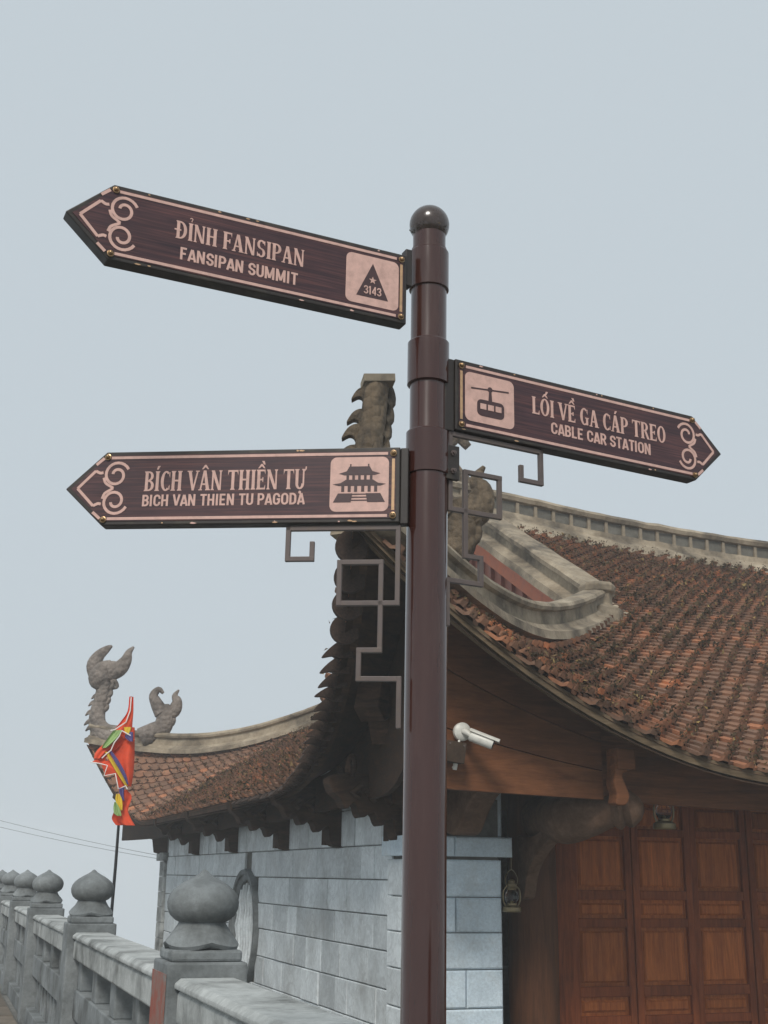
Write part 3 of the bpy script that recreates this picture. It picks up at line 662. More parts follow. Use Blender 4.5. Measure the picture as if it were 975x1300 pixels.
# --- cantilever beam with carved end, its brace, and the ornament it carries
for u in (1.14, 6.1, 10.6):
    du = u - 1.14
    bm_ = MB(); pth = smoothpath([(1.14 + du, .1, 1.86), (1.08 + du, -.35, 1.84), (1.03 + du, -.62, 1.83), (1.10 + du, -.84, 1.85), (1.21 + du, -.95, 1.88)], 5)
    bm_.tube(pth, [.175, .178, .18, .182, .184, .186, .187, .188, .187, .184, .18, .174, .166, .158, .15, .142, .134, .127, .12, .114, .108], 18); be = bm_.build('cantilever_beam', 'beam', temple, smooth=60)
    hd = MB().tube([(1.19 + du + .022 * q, -.935 - .017 * q, 1.876 + .002 * q) for q in range(9)], [.112, .135, .14, .112, .128, .132, .105, .085, .03], 20)
    hd.build('carved_end', 'beam', be, smooth=35)
    br = smoothpath([(-.02, 1.72), (-.30, 1.71), (-.62, 1.80), (-.70, 1.74), (-.40, 1.60), (-.20, 1.44), (-.12, 1.26), (-.02, 1.24)], 4)
    MB().prism(br, lambda p, q, d: (.99 + du + d + .12 * p * 0, p + .16, q), -.05, .05).build('curved_brace', 'beam', be, bevel=.008)
    sb = smoothpath([(-.055, 2.24), (.075, 2.22), (.05, 2.14), (.0, 2.10), (.03, 2.02), (.05, 1.96), (.02, 1.9), (-.06, 1.9), (-.05, 1.97), (-.07, 2.04), (-.06, 2.12)], 4)
    MB().prism(sb, lambda p, q, d: (1.10 + du + p, d, q), -1.25, -1.13).build('fascia_ornament', 'fascia', temple, bevel=.01)
    MB().box(1.05 + du, 1.20 + du, -1.27, -1.11, 2.14, 2.29).build('fascia_clamp', 'fascia', temple, bevel=.012)
# carved bracket between pier and near corner
nb = smoothpath([(.05, 2.5), (-1.0, 2.5), (-1.05, 2.2), (-1.0, 2.02), (-.9, 1.98), (-.65, 1.98), (-.45, 1.86), (-.3, 1.72), (-.18, 1.70), (-.06, 1.72)], 3)
ob = MB().prism(nb, lambda p, q, d: (.33 + d, p - .02, q), -.10, .10).build('pier_bracket', 'beam', temple, bevel=.02)
for k in range(5): MB().tube([(.44, -.25 - .2 * k, 2.0 + .03 * k + .06 * math.cos(t)) if 0 else (.435, -.25 - .2 * k + .07 * math.cos(t) * (1 - t / 9), 2.06 + .02 * k + .07 * math.sin(t) * (1 - t / 9)) for t in np.linspace(0, 7, 14)], .018, 6).build('carved_scroll', 'beam', ob, smooth=60)

# ------------------------------------------------------------------ stone balustrade along the walkway (local: x across, y along)
bal = thing('stone_balustrade', 'grey carved stone balustrade with bud finials running along the walkway into the fog', 'balustrade', tuple(B3 * 1.12), (0, 0, TH))
POSTS = [-2.9, 1.05, 5.48, 9.5, 13.3, 16.4, 19.5, 22.6, 25.7, 28.8, 31.9]
post_me = MB(); post_me.box(-.17, .17, -.17, .17, -.03, 1.045)
post_m = post_me.mesh('post')
def finial_mesh(seed):
    rg = random.Random(seed); prof = [(.095, .0), (.150, .012), (.157, .03), (.140, .055), (.118, .09), (.104, .118), (.100, .128), (.118, .138), (.140, .160), (.152, .19), (.155, .22), (.149, .248), (.132, .276), (.108, .299), (.078, .320), (.044, .340), (.022, .356), (.012, .368), (.003, .374)]
    n = 40; vs = []
    for i, (r, z) in enumerate(prof):
        for j in range(n):
            a = 2 * math.pi * j / n; lobe_ = abs(math.cos(2 * a)) if i in (1, 2, 3, 4) else 0
            rr = r * (1 + (.05 * lobe_ if i < 5 else 0)); zz = z - (.022 * (lobe_ - .5) if i in (1, 2, 3) else 0)
            vs.append((rr * math.cos(a), rr * math.sin(a), zz * .885 + 1.086))
    k = len(prof); fs = [(i * n + j, i * n + (j + 1) % n, (i + 1) * n + (j + 1) % n, (i + 1) * n + j) for i in range(k - 1) for j in range(n)] + [tuple(range(n - 1, -1, -1)), tuple(range((k - 1) * n, k * n))]
    me = MB().add(vs, fs).mesh('finial'); me.polygons.foreach_set('use_smooth', [True] * len(me.polygons)); me.set_sharp_from_angle(angle=R(50)); return me
fin_m = finial_mesh(1)
def bev(o, w=.008):
    b = o.modifiers.new('bevel', 'BEVEL'); b.width = w; b.segments = 2; b.limit_method = 'ANGLE'; return o
seat_m = MB().box(-.150, .150, -.150, .150, 1.045, 1.092).mesh('finial_seat')
for k, y in enumerate(POSTS):
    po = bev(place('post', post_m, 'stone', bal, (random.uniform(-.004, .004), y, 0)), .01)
    bev(place('finial_seat', seat_m, 'stone', po), .012); f_ = place('finial', fin_m, 'stone', po, (0, 0, 0), (0, 0, R(45 + random.uniform(-6, 6))))
    if k == 2:
        MB().box(-.174, -.1705, -.165, .165, .10, 1.0).build('painted_panel', 'redstain', po)
for k in range(len(POSTS) - 1):
    y0, y1 = POSTS[k] + .17, POSTS[k + 1] - .17
    tr = MB(); tr.sweep([(0, y0, 0), (0, y1, 0)], [(-.10, .80), (-.12, .815), (-.12, .925), (-.105, .94), (-.135, .945), (-.135, .965), (-.11, .985), (.11, .985), (.135, .965), (.135, .945), (.105, .94), (.12, .925), (.12, .815), (.10, .80)])
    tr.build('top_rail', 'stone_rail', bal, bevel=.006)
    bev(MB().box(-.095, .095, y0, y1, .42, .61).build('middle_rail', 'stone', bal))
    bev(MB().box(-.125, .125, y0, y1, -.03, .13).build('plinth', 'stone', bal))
    n = 4
    for i in range(n + 1):
        c = y0 + .12 + (y1 - y0 - .24) * i / n; bev(MB().box(-.08, .08, c - .10, c + .10, .61, .80).build('spacer_block', 'stone', bal))
    nn = 12
    for i in range(nn):
        c = y0 + (y1 - y0) * (i + .5) / nn; MB().box(-.045, .045, c - .07, c + .07, .13, .42).build('slat', 'stone', bal, bevel=.006)

# ------------------------------------------------------------------ the signpost
PX, PY = 0.0835, 2.50
post = thing('signpost', 'glossy dark brown signpost with ball top and three pointed direction boards', 'signpost', (PX, PY, 0), (0, R(0.25), 0))
MB().lathe([(.044, 0), (.044, 2.26), (.0405, 2.28), (.0405, 2.78)], 64).build('pole', 'pole', post, smooth=40)
fl = MB().lathe([(.11, 0), (.11, .012), (.105, .015), (.05, .015)], 40).build('base_flange', 'pole', post, smooth=40)
for k in range(4): MB().lathe([(.012, .015), (.012, .027), (.008, .03)], 6, (.085 * math.cos(k * math.pi / 2 + .8), .085 * math.sin(k * math.pi / 2 + .8), 0)).build('bolt', 'iron', fl)
for z0, z1, r in ((2.676, 2.772, .0452), (2.444, 2.546, .0468), (2.232, 2.332, .0478)):
    MB().lathe([(r - .004, z0), (r, z0 + .0015), (r, z1 - .002), (r - .0015, z1), (r - .006, z1)], 64).build('collar', 'pole', post, smooth=20)
MB().lathe([(.0375, 2.765), (.0378, 2.816), (.034, 2.82), (.03, 2.822)], 64).build('cap_neck', 'pole', post, smooth=40)
ball = MB().lathe([(max(.001, .0462 * math.sin(t)), 2.845 - .0462 * math.cos(t)) for t in np.linspace(.55, math.pi - .01, 26)], 56).build('finial_ball', 'ball', post, smooth=80)
mo = MB()
for k in range(160):
    a = random.uniform(R(180), R(330)); t = random.gauss(.95, .16); rr = .0468; p = Vector((rr * math.sin(t) * math.cos(a), rr * math.sin(t) * math.sin(a), 2.845 - rr * math.cos(t)))
    q = [p + Vector((random.gauss(0, .0018), random.gauss(0, .0018), random.gauss(0, .0018))) for _ in range(3)]; mo.add(q, [(0, 1, 2)])
o = mo.build('lichen', 'moss', ball, fix=False); o['kind'] = 'stuff'; o['label'] = 'crust of lichen on the ball'

# --- lettering: a condensed spurred serif drawn stroke by stroke
def rect(x0, y0, x1, y1): return [(x0, y0), (x1, y0), (x1, y1), (x0, y1)]
def band(cx, cy, rx, ry, wx, wy, a0, a1, n=14):
    o = arc(cx, cy, rx, ry, a0, a1, n); i_ = arc(cx, cy, rx - wx, ry - wy, a0, a1, n)
    return [[o[k], o[k + 1], i_[k + 1], i_[k]] for k in range(n)]
ST = .165
def stem(x, w=ST, y0=0, y1=1, top=1, bot=1, sf=.05):
    p = [[rect(x, y0, x + w, y1)]]
    if top: p.append([[(x - sf, y1), (x - sf * .4, y1 - .07), (x + w + sf * .4, y1 - .07), (x + w + sf, y1)]])
    if bot: p.append([[(x - sf, y0), (x + w + sf, y0), (x + w + sf * .4, y0 + .07), (x - sf * .4, y0 + .07)]])
    return p
def glyph(c):
    """strokes (each a list of polygons of its own layer) and the advance"""
    g = lambda *a: list(a)
    if c == 'I': return stem(.06), .285
    if c == 'L': return stem(.06) + [[rect(.06, 0, .50, .085)], [[(.50, 0), (.50, .27), (.44, .085), (.44, 0)]]], .53
    if c == 'H': return stem(.06) + stem(.42) + [[rect(.2, .47, .44, .555)]], .66
    if c == 'N': return stem(.07, .085, bot=1) + stem(.50, .085, bot=0) + [[[(.02, 1), (.20, 1), (.585, 0), (.44, 0)]]], .66
    if c == 'A': return [[[(.24, 1), (.39, 1), (.61, 0), (.43, 0)]], [[(.24, 1), (.31, .88), (.145, 0), (.06, 0)]], [rect(.14, .27, .49, .35)], [rect(-.0, 0, .20, .055)], [rect(.38, 0, .66, .055)]], .65
    if c == 'V': return [[[(.03, 1), (.21, 1), (.385, 0), (.27, 0)]], [[(.52, 1), (.60, 1), (.385, 0), (.31, .10)]], [rect(-.02, .945, .26, 1)], [rect(.45, .945, .66, 1)]], .63
    if c == 'F': return stem(.06) + [[rect(.06, .915, .50, 1)], [[(.50, 1), (.50, .74), (.44, .915), (.44, 1)]], [rect(.2, .46, .40, .54)], [rect(.36, .38, .42, .62)]], .52
    if c == 'E': return stem(.06) + [[rect(.06, .915, .50, 1)], [[(.50, 1), (.50, .76), (.44, .915), (.44, 1)]], [rect(.2, .46, .38, .54)], [rect(.34, .39, .40, .61)], [rect(.06, 0, .51, .085)], [[(.51, 0), (.51, .25), (.45, .085), (.45, 0)]]], .55
    if c == 'T': return stem(.22, top=0) + [[rect(.02, .915, .59, 1)], [[(.02, 1), (.02, .74), (.08, .915)]], [[(.59, 1), (.59, .74), (.53, .915)]]], .61
    if c == 'P': return stem(.06) + [band(.26, .71, .29, .29, .155, .08, -90, 90), [rect(.2, .92, .27, 1)], [rect(.2, .42, .27, .50)]], .58
    if c == 'R': return stem(.06) + [band(.26, .73, .28, .27, .15, .08, -90, 90), [rect(.2, .92, .27, 1)], [rect(.2, .46, .27, .54)], [[(.27, .48), (.42, .48), (.63, 0), (.47, 0)]]], .63
    if c == 'B': return stem(.06) + [band(.26, .755, .26, .245, .145, .075, -90, 90), band(.26, .275, .30, .275, .155, .075, -90, 90), [rect(.2, .925, .27, 1)], [rect(.2, .475, .27, .55)], [rect(.2, 0, .27, .075)]], .59
    if c in 'D': return stem(.06) + [band(.24, .5, .37, .5, .165, .085, -90, 90), [rect(.2, .915, .25, 1)], [rect(.2, 0, .25, .085)]], .65
    if c == 'C': return [band(.33, .5, .29, .51, .165, .085, 52, 308, 20), [[(.52, .95), (.55, .95), (.55, .66), (.49, .80)]], [[(.52, .05), (.55, .05), (.55, .30), (.49, .2)]]], .59
    if c == 'G': return [band(.33, .5, .29, .51, .165, .085, 52, 300, 20), [[(.52, .95), (.55, .95), (.55, .66), (.49, .80)]], [rect(.44, .02, .58, .44)], [rect(.38, .40, .63, .46)]], .66
    if c == 'O': return [band(.33, .5, .30, .51, .16, .08, 0, 360, 28)], .66
    if c == 'S': return [band(.29, .735, .235, .275, .145, .085, 25, 270), band(.29, .265, .235, .265, .145, .085, -155, 90), [[(.46, .97), (.50, .97), (.50, .70), (.44, .82)]], [[(.07, .03), (.11, .03), (.13, .18), (.07, .30)]]], .57
    if c == 'U': return stem(.06, .155, .27, 1, 1, 0) + stem(.455, .085, .27, 1, 1, 0) + [band(.30, .275, .24, .285, .15, .085, 180, 360)], .61
    return [], .26
MARK = {'acute': [[(.0, 1.09), (.09, 1.09), (.20, 1.27), (.06, 1.27)]], 'grave': [[(.02, 1.27), (.16, 1.27), (.22, 1.09), (.13, 1.09)]],
        'hat': [[(-.06, 1.07), (.02, 1.07), (.14, 1.18), (.14, 1.29), (.10, 1.29)], [(.34, 1.07), (.26, 1.07), (.14, 1.18), (.14, 1.29), (.18, 1.29)]]}
WORD = {'Đ': ('D', 'bar'), 'Ỉ': ('I', 'hook'), 'Ố': ('O', 'hat', 'acute'), 'Ề': ('E', 'hat', 'grave'), 'Á': ('A', 'acute'), 'Í': ('I', 'acute'), 'Â': ('A', 'hat'), 'Ự': ('U', 'horn', 'dot')}
def serif_line(text):
    layers = []; x = 0
    for ch in text:
        base, *marks = WORD.get(ch, (ch,)); g, adv = glyph(base); mid = adv / 2 + .01
        layers += [[[(x + a, b) for a, b in p] for p in st] for st in g]
        for mk in marks:
            if mk == 'bar': layers.append([rect(x - .06, .455, x + .30, .535)])
            elif mk == 'hook': layers += [[[(x + mid + a, b) for a, b in p] for p in band(0, 1.24, .09, .085, .045, .045, -60, 170, 8)], [rect(x + mid - .0, 1.09, x + mid + .05, 1.17)]]
            elif mk == 'horn': layers.append([[(x + .50, .90), (x + .56, .88), (x + .66, 1.0), (x + .66, 1.13), (x + .60, 1.13), (x + .58, 1.0)]])
            elif mk == 'dot': layers.append([arc(x + mid, -.16, .075, .075, 0, 330, 11)])
            else:
                sx = mid - .14; dy = .0
                if mk in ('acute', 'grave') and 'hat' in marks: sx += .16 if mk == 'acute' else .12; dy = .17
                elif mk == 'acute': sx += .06
                layers += [[[(x + sx + a, b + dy) for a, b in p]] for p in MARK[mk]]
        x += adv + (.015 if ch != ' ' else 0)
    return layers, x
def lay(parent, name, mat, layers, w, x0, z0, x1, z1, y):
    """flat painted shapes on a board: unit design fitted into x0..x1, z0..z1 (cap height 1), facing -y"""
    mb = MB(); sx = (x1 - x0) / w; sz = z1 - z0
    for i, st in enumerate(layers):
        for p in st: mb.prism([(x0 + a * sx, z0 + b * sz) for a, b in p], lambda p_, q_, d: (p_, d, q_), y, y - .0007 - .00003 * (i % 9))
    return mb.build(name, mat, parent)
def ribbon(pts, w, n0=0):
    out = []
    for i in range(len(pts) - 1):
        a = np.array(pts[i]); b = np.array(pts[i + 1]); t = b - a; L = np.linalg.norm(t)
        if L < 1e-7: continue
        t /= L
        def nrm(k):
            ts = []
            if k > 0: ts.append(np.array(pts[k]) - np.array(pts[k - 1]))
            if k < len(pts) - 1: ts.append(np.array(pts[k + 1]) - np.array(pts[k]))
            ts = [q / max(1e-9, np.linalg.norm(q)) for q in ts]; m_ = sum(ts); m_ = m_ / max(1e-6, np.linalg.norm(m_)); nn = np.array([-m_[1], m_[0]]); c = max(.4, abs(nn @ np.array([-ts[0][1], ts[0][0]]))); return nn / c
        n1, n2 = nrm(i), nrm(i + 1); out.append([tuple(a + n1 * w / 2), tuple(a - n1 * w / 2), tuple(b - n2 * w / 2), tuple(b + n2 * w / 2)])
    return out
SW = .155
SANS = {  # bold condensed grotesque: centre lines in a cap height of 1, and the advance
 'F': ([[(.08, 0), (.08, 1)], [(.08, .923), (.42, .923)], [(.08, .50), (.37, .50)]], .47), 'E': ([[(.08, 0), (.08, 1)], [(.08, .923), (.43, .923)], [(.08, .50), (.38, .50)], [(.08, .077), (.43, .077)]], .50),
 'L': ([[(.08, 0), (.08, 1)], [(.08, .077), (.41, .077)]], .46), 'I': ([[(.08, 0), (.08, 1)]], .22), 'T': ([[(.25, 0), (.25, .923)], [(0.01, .923), (.49, .923)]], .50),
 'H': ([[(.08, 0), (.08, 1)], [(.44, 0), (.44, 1)], [(.08, .5), (.44, .5)]], .58), 'N': ([[(.075, 0), (.075, 1)], [(.455, 0), (.455, 1)], [(.085, .97), (.445, .03)]], .59),
 'M': ([[(.075, 0), (.075, 1)], [(.595, 0), (.595, 1)], [(.085, .97), (.335, .10)], [(.585, .97), (.335, .10)]], .73), 'A': ([[(.045, 0), (.25, .96)], [(.485, 0), (.28, .96)], [(.12, .24), (.41, .24)]], .53),
 'V': ([[(.045, 1), (.25, .04)], [(.475, 1), (.27, .04)]], .52), 'P': ([[(.08, 0), (.08, 1)], [(.08, .923), (.26, .923)] + arc(.26, .69, .17, .233, 90, -90, 10)[1:] + [(.08, .457)]], .51),
 'R': ([[(.08, 0), (.08, 1)], [(.08, .923), (.26, .923)] + arc(.26, .70, .17, .223, 90, -90, 10)[1:] + [(.08, .477)], [(.27, .47), (.46, 0)]], .54),
 'B': ([[(.08, 0), (.08, 1)], [(.08, .923), (.25, .923)] + arc(.25, .725, .16, .198, 90, -90, 10)[1:] + [(.08, .527)], [(.25, .52)] + arc(.25, .30, .185, .222, 90, -90, 10)[1:] + [(.08, .077)]], .53),
 'D': ([[(.08, 0), (.08, 1)], [(.08, .923), (.22, .923)] + arc(.22, .68, .22, .243, 90, 0, 6)[1:] + arc(.22, .32, .22, .243, 0, -90, 6) + [(.08, .077)]], .55),
 'O': ([arc(.27, .68, .195, .245, 0, 180, 12) + arc(.27, .32, .195, .245, 180, 360, 12) + [(.465, .68)]], .56),
 'C': ([[(.455, .63)] + arc(.27, .68, .19, .245, 0, 180, 12) + arc(.27, .32, .19, .245, 180, 360, 12) + [(.455, .37)]], .54),
 'G': ([[(.455, .66)] + arc(.27, .68, .19, .245, 0, 180, 12) + arc(.27, .32, .19, .245, 180, 360, 12) + [(.46, .47), (.29, .47)]], .56),
 'S': ([[(.425, .68)] + arc(.25, .72, .175, .205, 10, 180, 12) + [(.085, .62), (.16, .54), (.34, .45), (.42, .36)] + arc(.25, .28, .175, .205, 0, -170, 12) + [(.07, .32)]], .50),
 'U': ([[(.08, 1), (.08, .31)] + arc(.265, .30, .185, .225, 180, 360, 12) + [(.45, 1)]], .54),
 '3': ([[(.07, .70)] + arc(.23, .73, .16, .195, 165, -90, 12) + [(.20, .53)], [(.20, .53)] + arc(.23, .29, .18, .215, 80, -165, 12)], .46), '1': ([[(.16, 0), (.16, 1)], [(.16, .93), (.03, .80)]], .28),
 '4': ([[(.36, 0), (.36, 1)], [(.36, .95), (.06, .27)], [(.04, .25), (.47, .25)]], .50)}
def sans_line(parent, text, x0, z0, x1, z1, y, mat='pink', name='lettering', sw=SW):
    layers = []; x = 0
    for ch in text:
        st, adv = SANS.get(ch, ([], .20))
        layers += [ribbon([(x + a, b) for a, b in p], sw) for p in st]; x += adv + .055
    return lay(parent, name, mat, layers, x - .055, x0, z0, x1, z1, y)
HB, TB = .084, .034          # half height and thickness of a board
def board(label, ang, zc, xa, xs, xt, sgn):
    """design x to the reader's right; xa inner end, xs shoulder, xt tip; sgn +1 when it points to the right"""
    o2 = Vector((.08 - PX - .0044 * zc, 2.45 - PY, zc))
    out = [(xa, -HB), (xs, -HB), (xt, 0), (xs, HB), (xa, HB)]
    b = MB().prism(out, lambda p, q, d: (p, d, q), .0, TB).build('direction_board', 'frame', post, bevel=.0025); b.location = o2; b.rotation_euler = (0, 0, R(ang)); b['label'] = label
    i_ = .009; ins = [(xa + i_ * sgn, -HB + i_), (xs - i_ * .4 * sgn, -HB + i_), (xt - i_ * 1.45 * sgn, 0), (xs - i_ * .4 * sgn, HB - i_), (xa + i_ * sgn, HB - i_)]
    MB().prism(ins, lambda p, q, d: (p, d, q), -.0012, .001).build('face_panel', 'face', b)
    y = -.0012
    # border lines and scroll
    bx = xa + sgn * .0145; zb = HB - .0145; xe = xs - sgn * .012
    lay(b, 'border_line', 'pink', [ribbon([(bx + sgn * .012, zb), (xe, zb)], .0062), ribbon([(bx + sgn * .012, -zb), (xe, -zb)], .0062)], 1, 0, 0, 1, 1, y)
    lay(b, 'border_line', 'gold', [ribbon([(bx, zb - .012), (bx, -zb + .012)], .0062)], 1, 0, 0, 1, 1, y)
    sc = []
    for s in (1, -1):
        F = lambda a, z: (xt - sgn * a, s * z)      # a measured back from the tip
        sc.append(ribbon([F(.028, 0), F(.066, .040)], .0062))
        sc.append(ribbon(smoothpath([F(.066, .040), F(.076, .035), F(.083, .036)], 4), .0062))
        sp = [F(.113 + (.029 - .0205 * t ** 1.1) * math.cos(R(155 - 500 * t)) * -1 * -1 * -1, .0300 + (.0300 - .021 * t ** 1.1) * math.sin(R(155 - 500 * t))) for t in np.linspace(0, 1, 34)]
        sc.append(ribbon(sp, .0062))
        sc.append(ribbon(smoothpath([F(.085, .024), F(.090, .012), F(.102, .004), F(.108, .0)], 4), .0058))
        sc.append(ribbon([F(.066, .054), F(.083, .069)], .0065))
    lay(b, 'scroll_ornament', 'pink', sc, 1, 0, 0, 1, 1, y)
    for x_, z_ in ((bx, zb), (bx, -zb), (xs - sgn * .004, HB - .0125), (xs - sgn * .004, -HB + .0125)):
        bl = MB(); vs = []
        for r_, d_ in ((.0072, 0), (.0072, .002), (.0052, .0025), (.0052, .006), (.0035, .0082), (.0005, .009)):
            for j in range(14): vs.append((x_ + r_ * math.cos(j * math.pi / 7), y - d_, z_ + r_ * math.sin(j * math.pi / 7)))
        bl.add(vs, [(i * 14 + j, i * 14 + (j + 1) % 14, i * 14 + 14 + (j + 1) % 14, i * 14 + 14 + j) for i in range(5) for j in range(14)]).build('bolt', 'brass', b, smooth=40)
    for k in range(9):                              # flaked paint along the rim
        xf = xa + (xs - xa) * random.random(); zf = random.choice((HB - .0045, -HB + .0045, -HB + .003)); L_ = random.uniform(.004, .016)
        fl_ = [(xf + L_ * a_, zf + .0022 * b_) for a_, b_ in ((-.5, 0), (-.2, .9 * random.random() + .3), (.25, .5), (.5, -.1), (.1, -.8), (-.3, -.6))]
        MB().prism(fl_, lambda p, q, d: (p, d, q), .0004, -.0004).build('paint_chip', 'gold' if k % 3 else 'pink', b)
    return b, y
def emblem(b, y, x0, x1, z0, z1, r=.014):
    pl = []
    for cx, cz, a in ((x1 - r, z1 - r, 0), (x0 + r, z1 - r, 90), (x0 + r, z0 + r, 180), (x1 - r, z0 + r, 270)): pl += arc(cx, cz, r, r, a, a + 90, 6)
    e = MB().prism(pl, lambda p, q, d: (p, d, q), y, y - .0007).build('emblem', 'pink', b); return e
def icon(e, shapes, x0, x1, z0, z1, y, mat='icon', name='pictogram'): return lay(e, name, mat, shapes, 1, x0, z0, x1, z1, y)

b1, y = board('top board pointing left to the summit', 24.5, 2.645, -.040, -.697, -.787, -1)
l, w = serif_line('ĐỈNH FANSIPAN'); lay(b1, 'lettering', 'pink', l, w, -.566, -.004, -.283, .036, y)
sans_line(b1, 'FANSIPAN SUMMIT', -.553, -.050, -.297, -.022, y)
e = emblem(b1, y, -.187, -.061, -.059, .059); ye = y - .0007
icon(e, [[[(.20, .16), (.80, .16), (.50, .86)]]], -.187, -.061, -.059, .059, ye)
star = [(.5 + (.075 if k % 2 == 0 else .031) * math.sin(k * math.pi / 5), .51 + (.078 if k % 2 == 0 else .032) * math.cos(k * math.pi / 5)) for k in range(10)]
icon(e, [[star]], -.187, -.061, -.059, .059, ye - .001, 'pink', 'star')
sans_line(e, '3143', -.187 + .126 * .335, -.059 + .118 * .215, -.187 + .126 * .665, -.059 + .118 * .385, ye - .001, name='numeral', sw=.13)

b2, y = board('middle board pointing right to the cable car', 28, 2.4225, .084, .772, .861, 1)
l, w = serif_line('LỐI VỀ GA CÁP TREO'); lay(b2, 'lettering', 'pink', l, w, .287, -.006, .682, .036, y)
sans_line(b2, 'CABLE CAR STATION', .340, -.045, .633, -.017, y)
e = emblem(b2, y, .108, .238, -.057, .059)
def rr(x0, y0, x1, y1, r): return sum([arc(cx, cy, r, r, a, a + 90, 4) for cx, cy, a in ((x1 - r, y1 - r, 0), (x0 + r, y1 - r, 90), (x0 + r, y0 + r, 180), (x1 - r, y0 + r, 270))], [])
icon(e, [[[(.12, .665), (.89, .735), (.89, .765), (.12, .695)]], [arc(.505, .72, .05, .055, 0, 345, 14)], [[(.485, .70), (.53, .70), (.545, .47), (.47, .47)]], [rr(.24, .15, .79, .485, .09)]], .108, .238, -.057, .059, ye)
icon(e, [[rect(.30, .285, .42, .40)], [rect(.455, .285, .575, .40)], [rect(.61, .285, .73, .40)]], .108, .238, -.057, .059, ye - .001, 'pink', 'cabin_window')

b3, y = board('lowest board pointing left to the pagoda', -6, 2.1985, -.047, -.695, -.782, -1)
l, w = serif_line('BÍCH VÂN THIỀN TỰ'); lay(b3, 'lettering', 'pink', l, w, -.606, -.008, -.250, .037, y)
sans_line(b3, 'BICH VAN THIEN TU PAGODA', -.607, -.0425, -.251, -.0165, y)
e = emblem(b3, y, -.197, -.071, -.060, .062)
def roof_ic(cx, yb, hw, h): return [(cx - hw - .05, yb + .03), (cx - hw + .04, yb), (cx + hw - .04, yb), (cx + hw + .05, yb + .03), (cx + hw - .08, yb + h * .45), (cx + hw * .58, yb + h), (cx - hw * .58, yb + h), (cx - hw + .08, yb + h * .45)]
sh = [[roof_ic(.5, .665, .30, .16)], [[(.335, .815), (.355, .815), (.36, .87), (.335, .87)]], [[(.645, .815), (.665, .815), (.665, .87), (.64, .87)]], [rect(.34, .795, .66, .825)], [roof_ic(.5, .47, .40, .11)],
      *[[rect(x_ - .022, .58, x_ + .022, .66)] for x_ in (.30, .40, .5, .60, .70)], *[[rect(x_ - .026, .36, x_ + .026, .47)] for x_ in (.22, .33, .44, .56, .67, .78)],
      [[(.06, .17), (.36, .17), (.385, .33), (.14, .33)]], [[(.64, .17), (.94, .17), (.86, .33), (.615, .33)]], *[[rect(.38 - .012 * k, .305 - .055 * k, .62 + .012 * k, .325 - .055 * k)] for k in range(3)]]
icon(e, sh, -.197, -.071, -.060, .062, ye)

# --- brackets: clamps behind the boards and the angular fret ironwork below them
def bars(name, ang, zshift, polys, parent=post, dy=.014, w=.0105):
    mb = MB()
    for pl in polys:
        for i in range(len(pl) - 1):
            (x0, z0), (x1, z1) = pl[i], pl[i + 1]; e2 = w / 2 * (.998 - .004 * (i % 3)); h2 = w / 2 - .0003 * (i % 3)
            mb.box(min(x0, x1) - e2, max(x0, x1) + e2, dy - h2, dy + h2, min(z0, z1) - e2, max(z0, z1) + e2)
    o = mb.build(name, 'iron', parent, bevel=.0012); o.location = (.08 - PX - .009, 2.45 - PY, 0); o.rotation_euler = (0, 0, R(ang)); return o
fret = [[(-.286, 2.106), (-.286, 2.039), (-.234, 2.039), (-.234, 2.072)],
        [(-.286, 2.106), (-.051, 2.106), (-.051, 1.943), (-.174, 1.943), (-.174, 2.031), (-.086, 2.031), (-.086, 1.844), (-.129, 1.844), (-.129, 1.785), (-.045, 1.785), (-.045, 1.690)]]
bars('fret_bracket', -6, 0, fret)
fret2 = [[(.317, 2.331), (.317, 2.256), (.263, 2.256), (.263, 2.286)], [(.317, 2.331), (.080, 2.331)],
         [(.080, 2.331), (.076, 2.159), (.204, 2.159), (.204, 2.249), (.115, 2.249), (.115, 2.059), (.154, 2.059), (.154, 2.001), (.070, 2.001), (.070, 1.907)]]
fret2[2] = [(.076, 2.331)] + fret2[2][1:]
bars('fret_bracket', 28, 0, fret2)
def clampplate(ang, x0, x1, z0, z1, bolts=True, y0=.0, y1=.012):
    c = MB().box(x0, x1, y0, y1, z0, z1).build('clamp_plate', 'frame', post, bevel=.002); c.location = (.08 - PX - .0044 * z0, 2.45 - PY, 0); c.rotation_euler = (0, 0, R(ang))
    if bolts:
        for z in (z0 + (z1 - z0) * .24, z0 + (z1 - z0) * .76):
            vs = []; xm = (x0 + x1) / 2
            for r_, d_ in ((.0068, 0), (.0068, .004), (.004, .0042), (.004, .010), (.001, .0105)):
                for j in range(6): vs.append((xm + r_ * math.cos(j * math.pi / 3), y0 - d_, z + r_ * math.sin(j * math.pi / 3)))
            MB().add(vs, [(i * 6 + j, i * 6 + (j + 1) % 6, i * 6 + 6 + (j + 1) % 6, i * 6 + 6 + j) for i in range(4) for j in range(6)]).build('bolt', 'iron', c)
clampplate(28, .060, .094, 2.222, 2.300)
clampplate(28, .058, .083, 2.335, 2.505, False, .004, .03)
clampplate(-6, -.047, -.030, 2.112, 2.282, False, .004, .03)
clampplate(24.5, -.040, -.024, 2.66, 2.75, False, .006, .03)

# ------------------------------------------------------------------ small things
def TL_(u, v, z): return mw @ Vector((u, v, z))
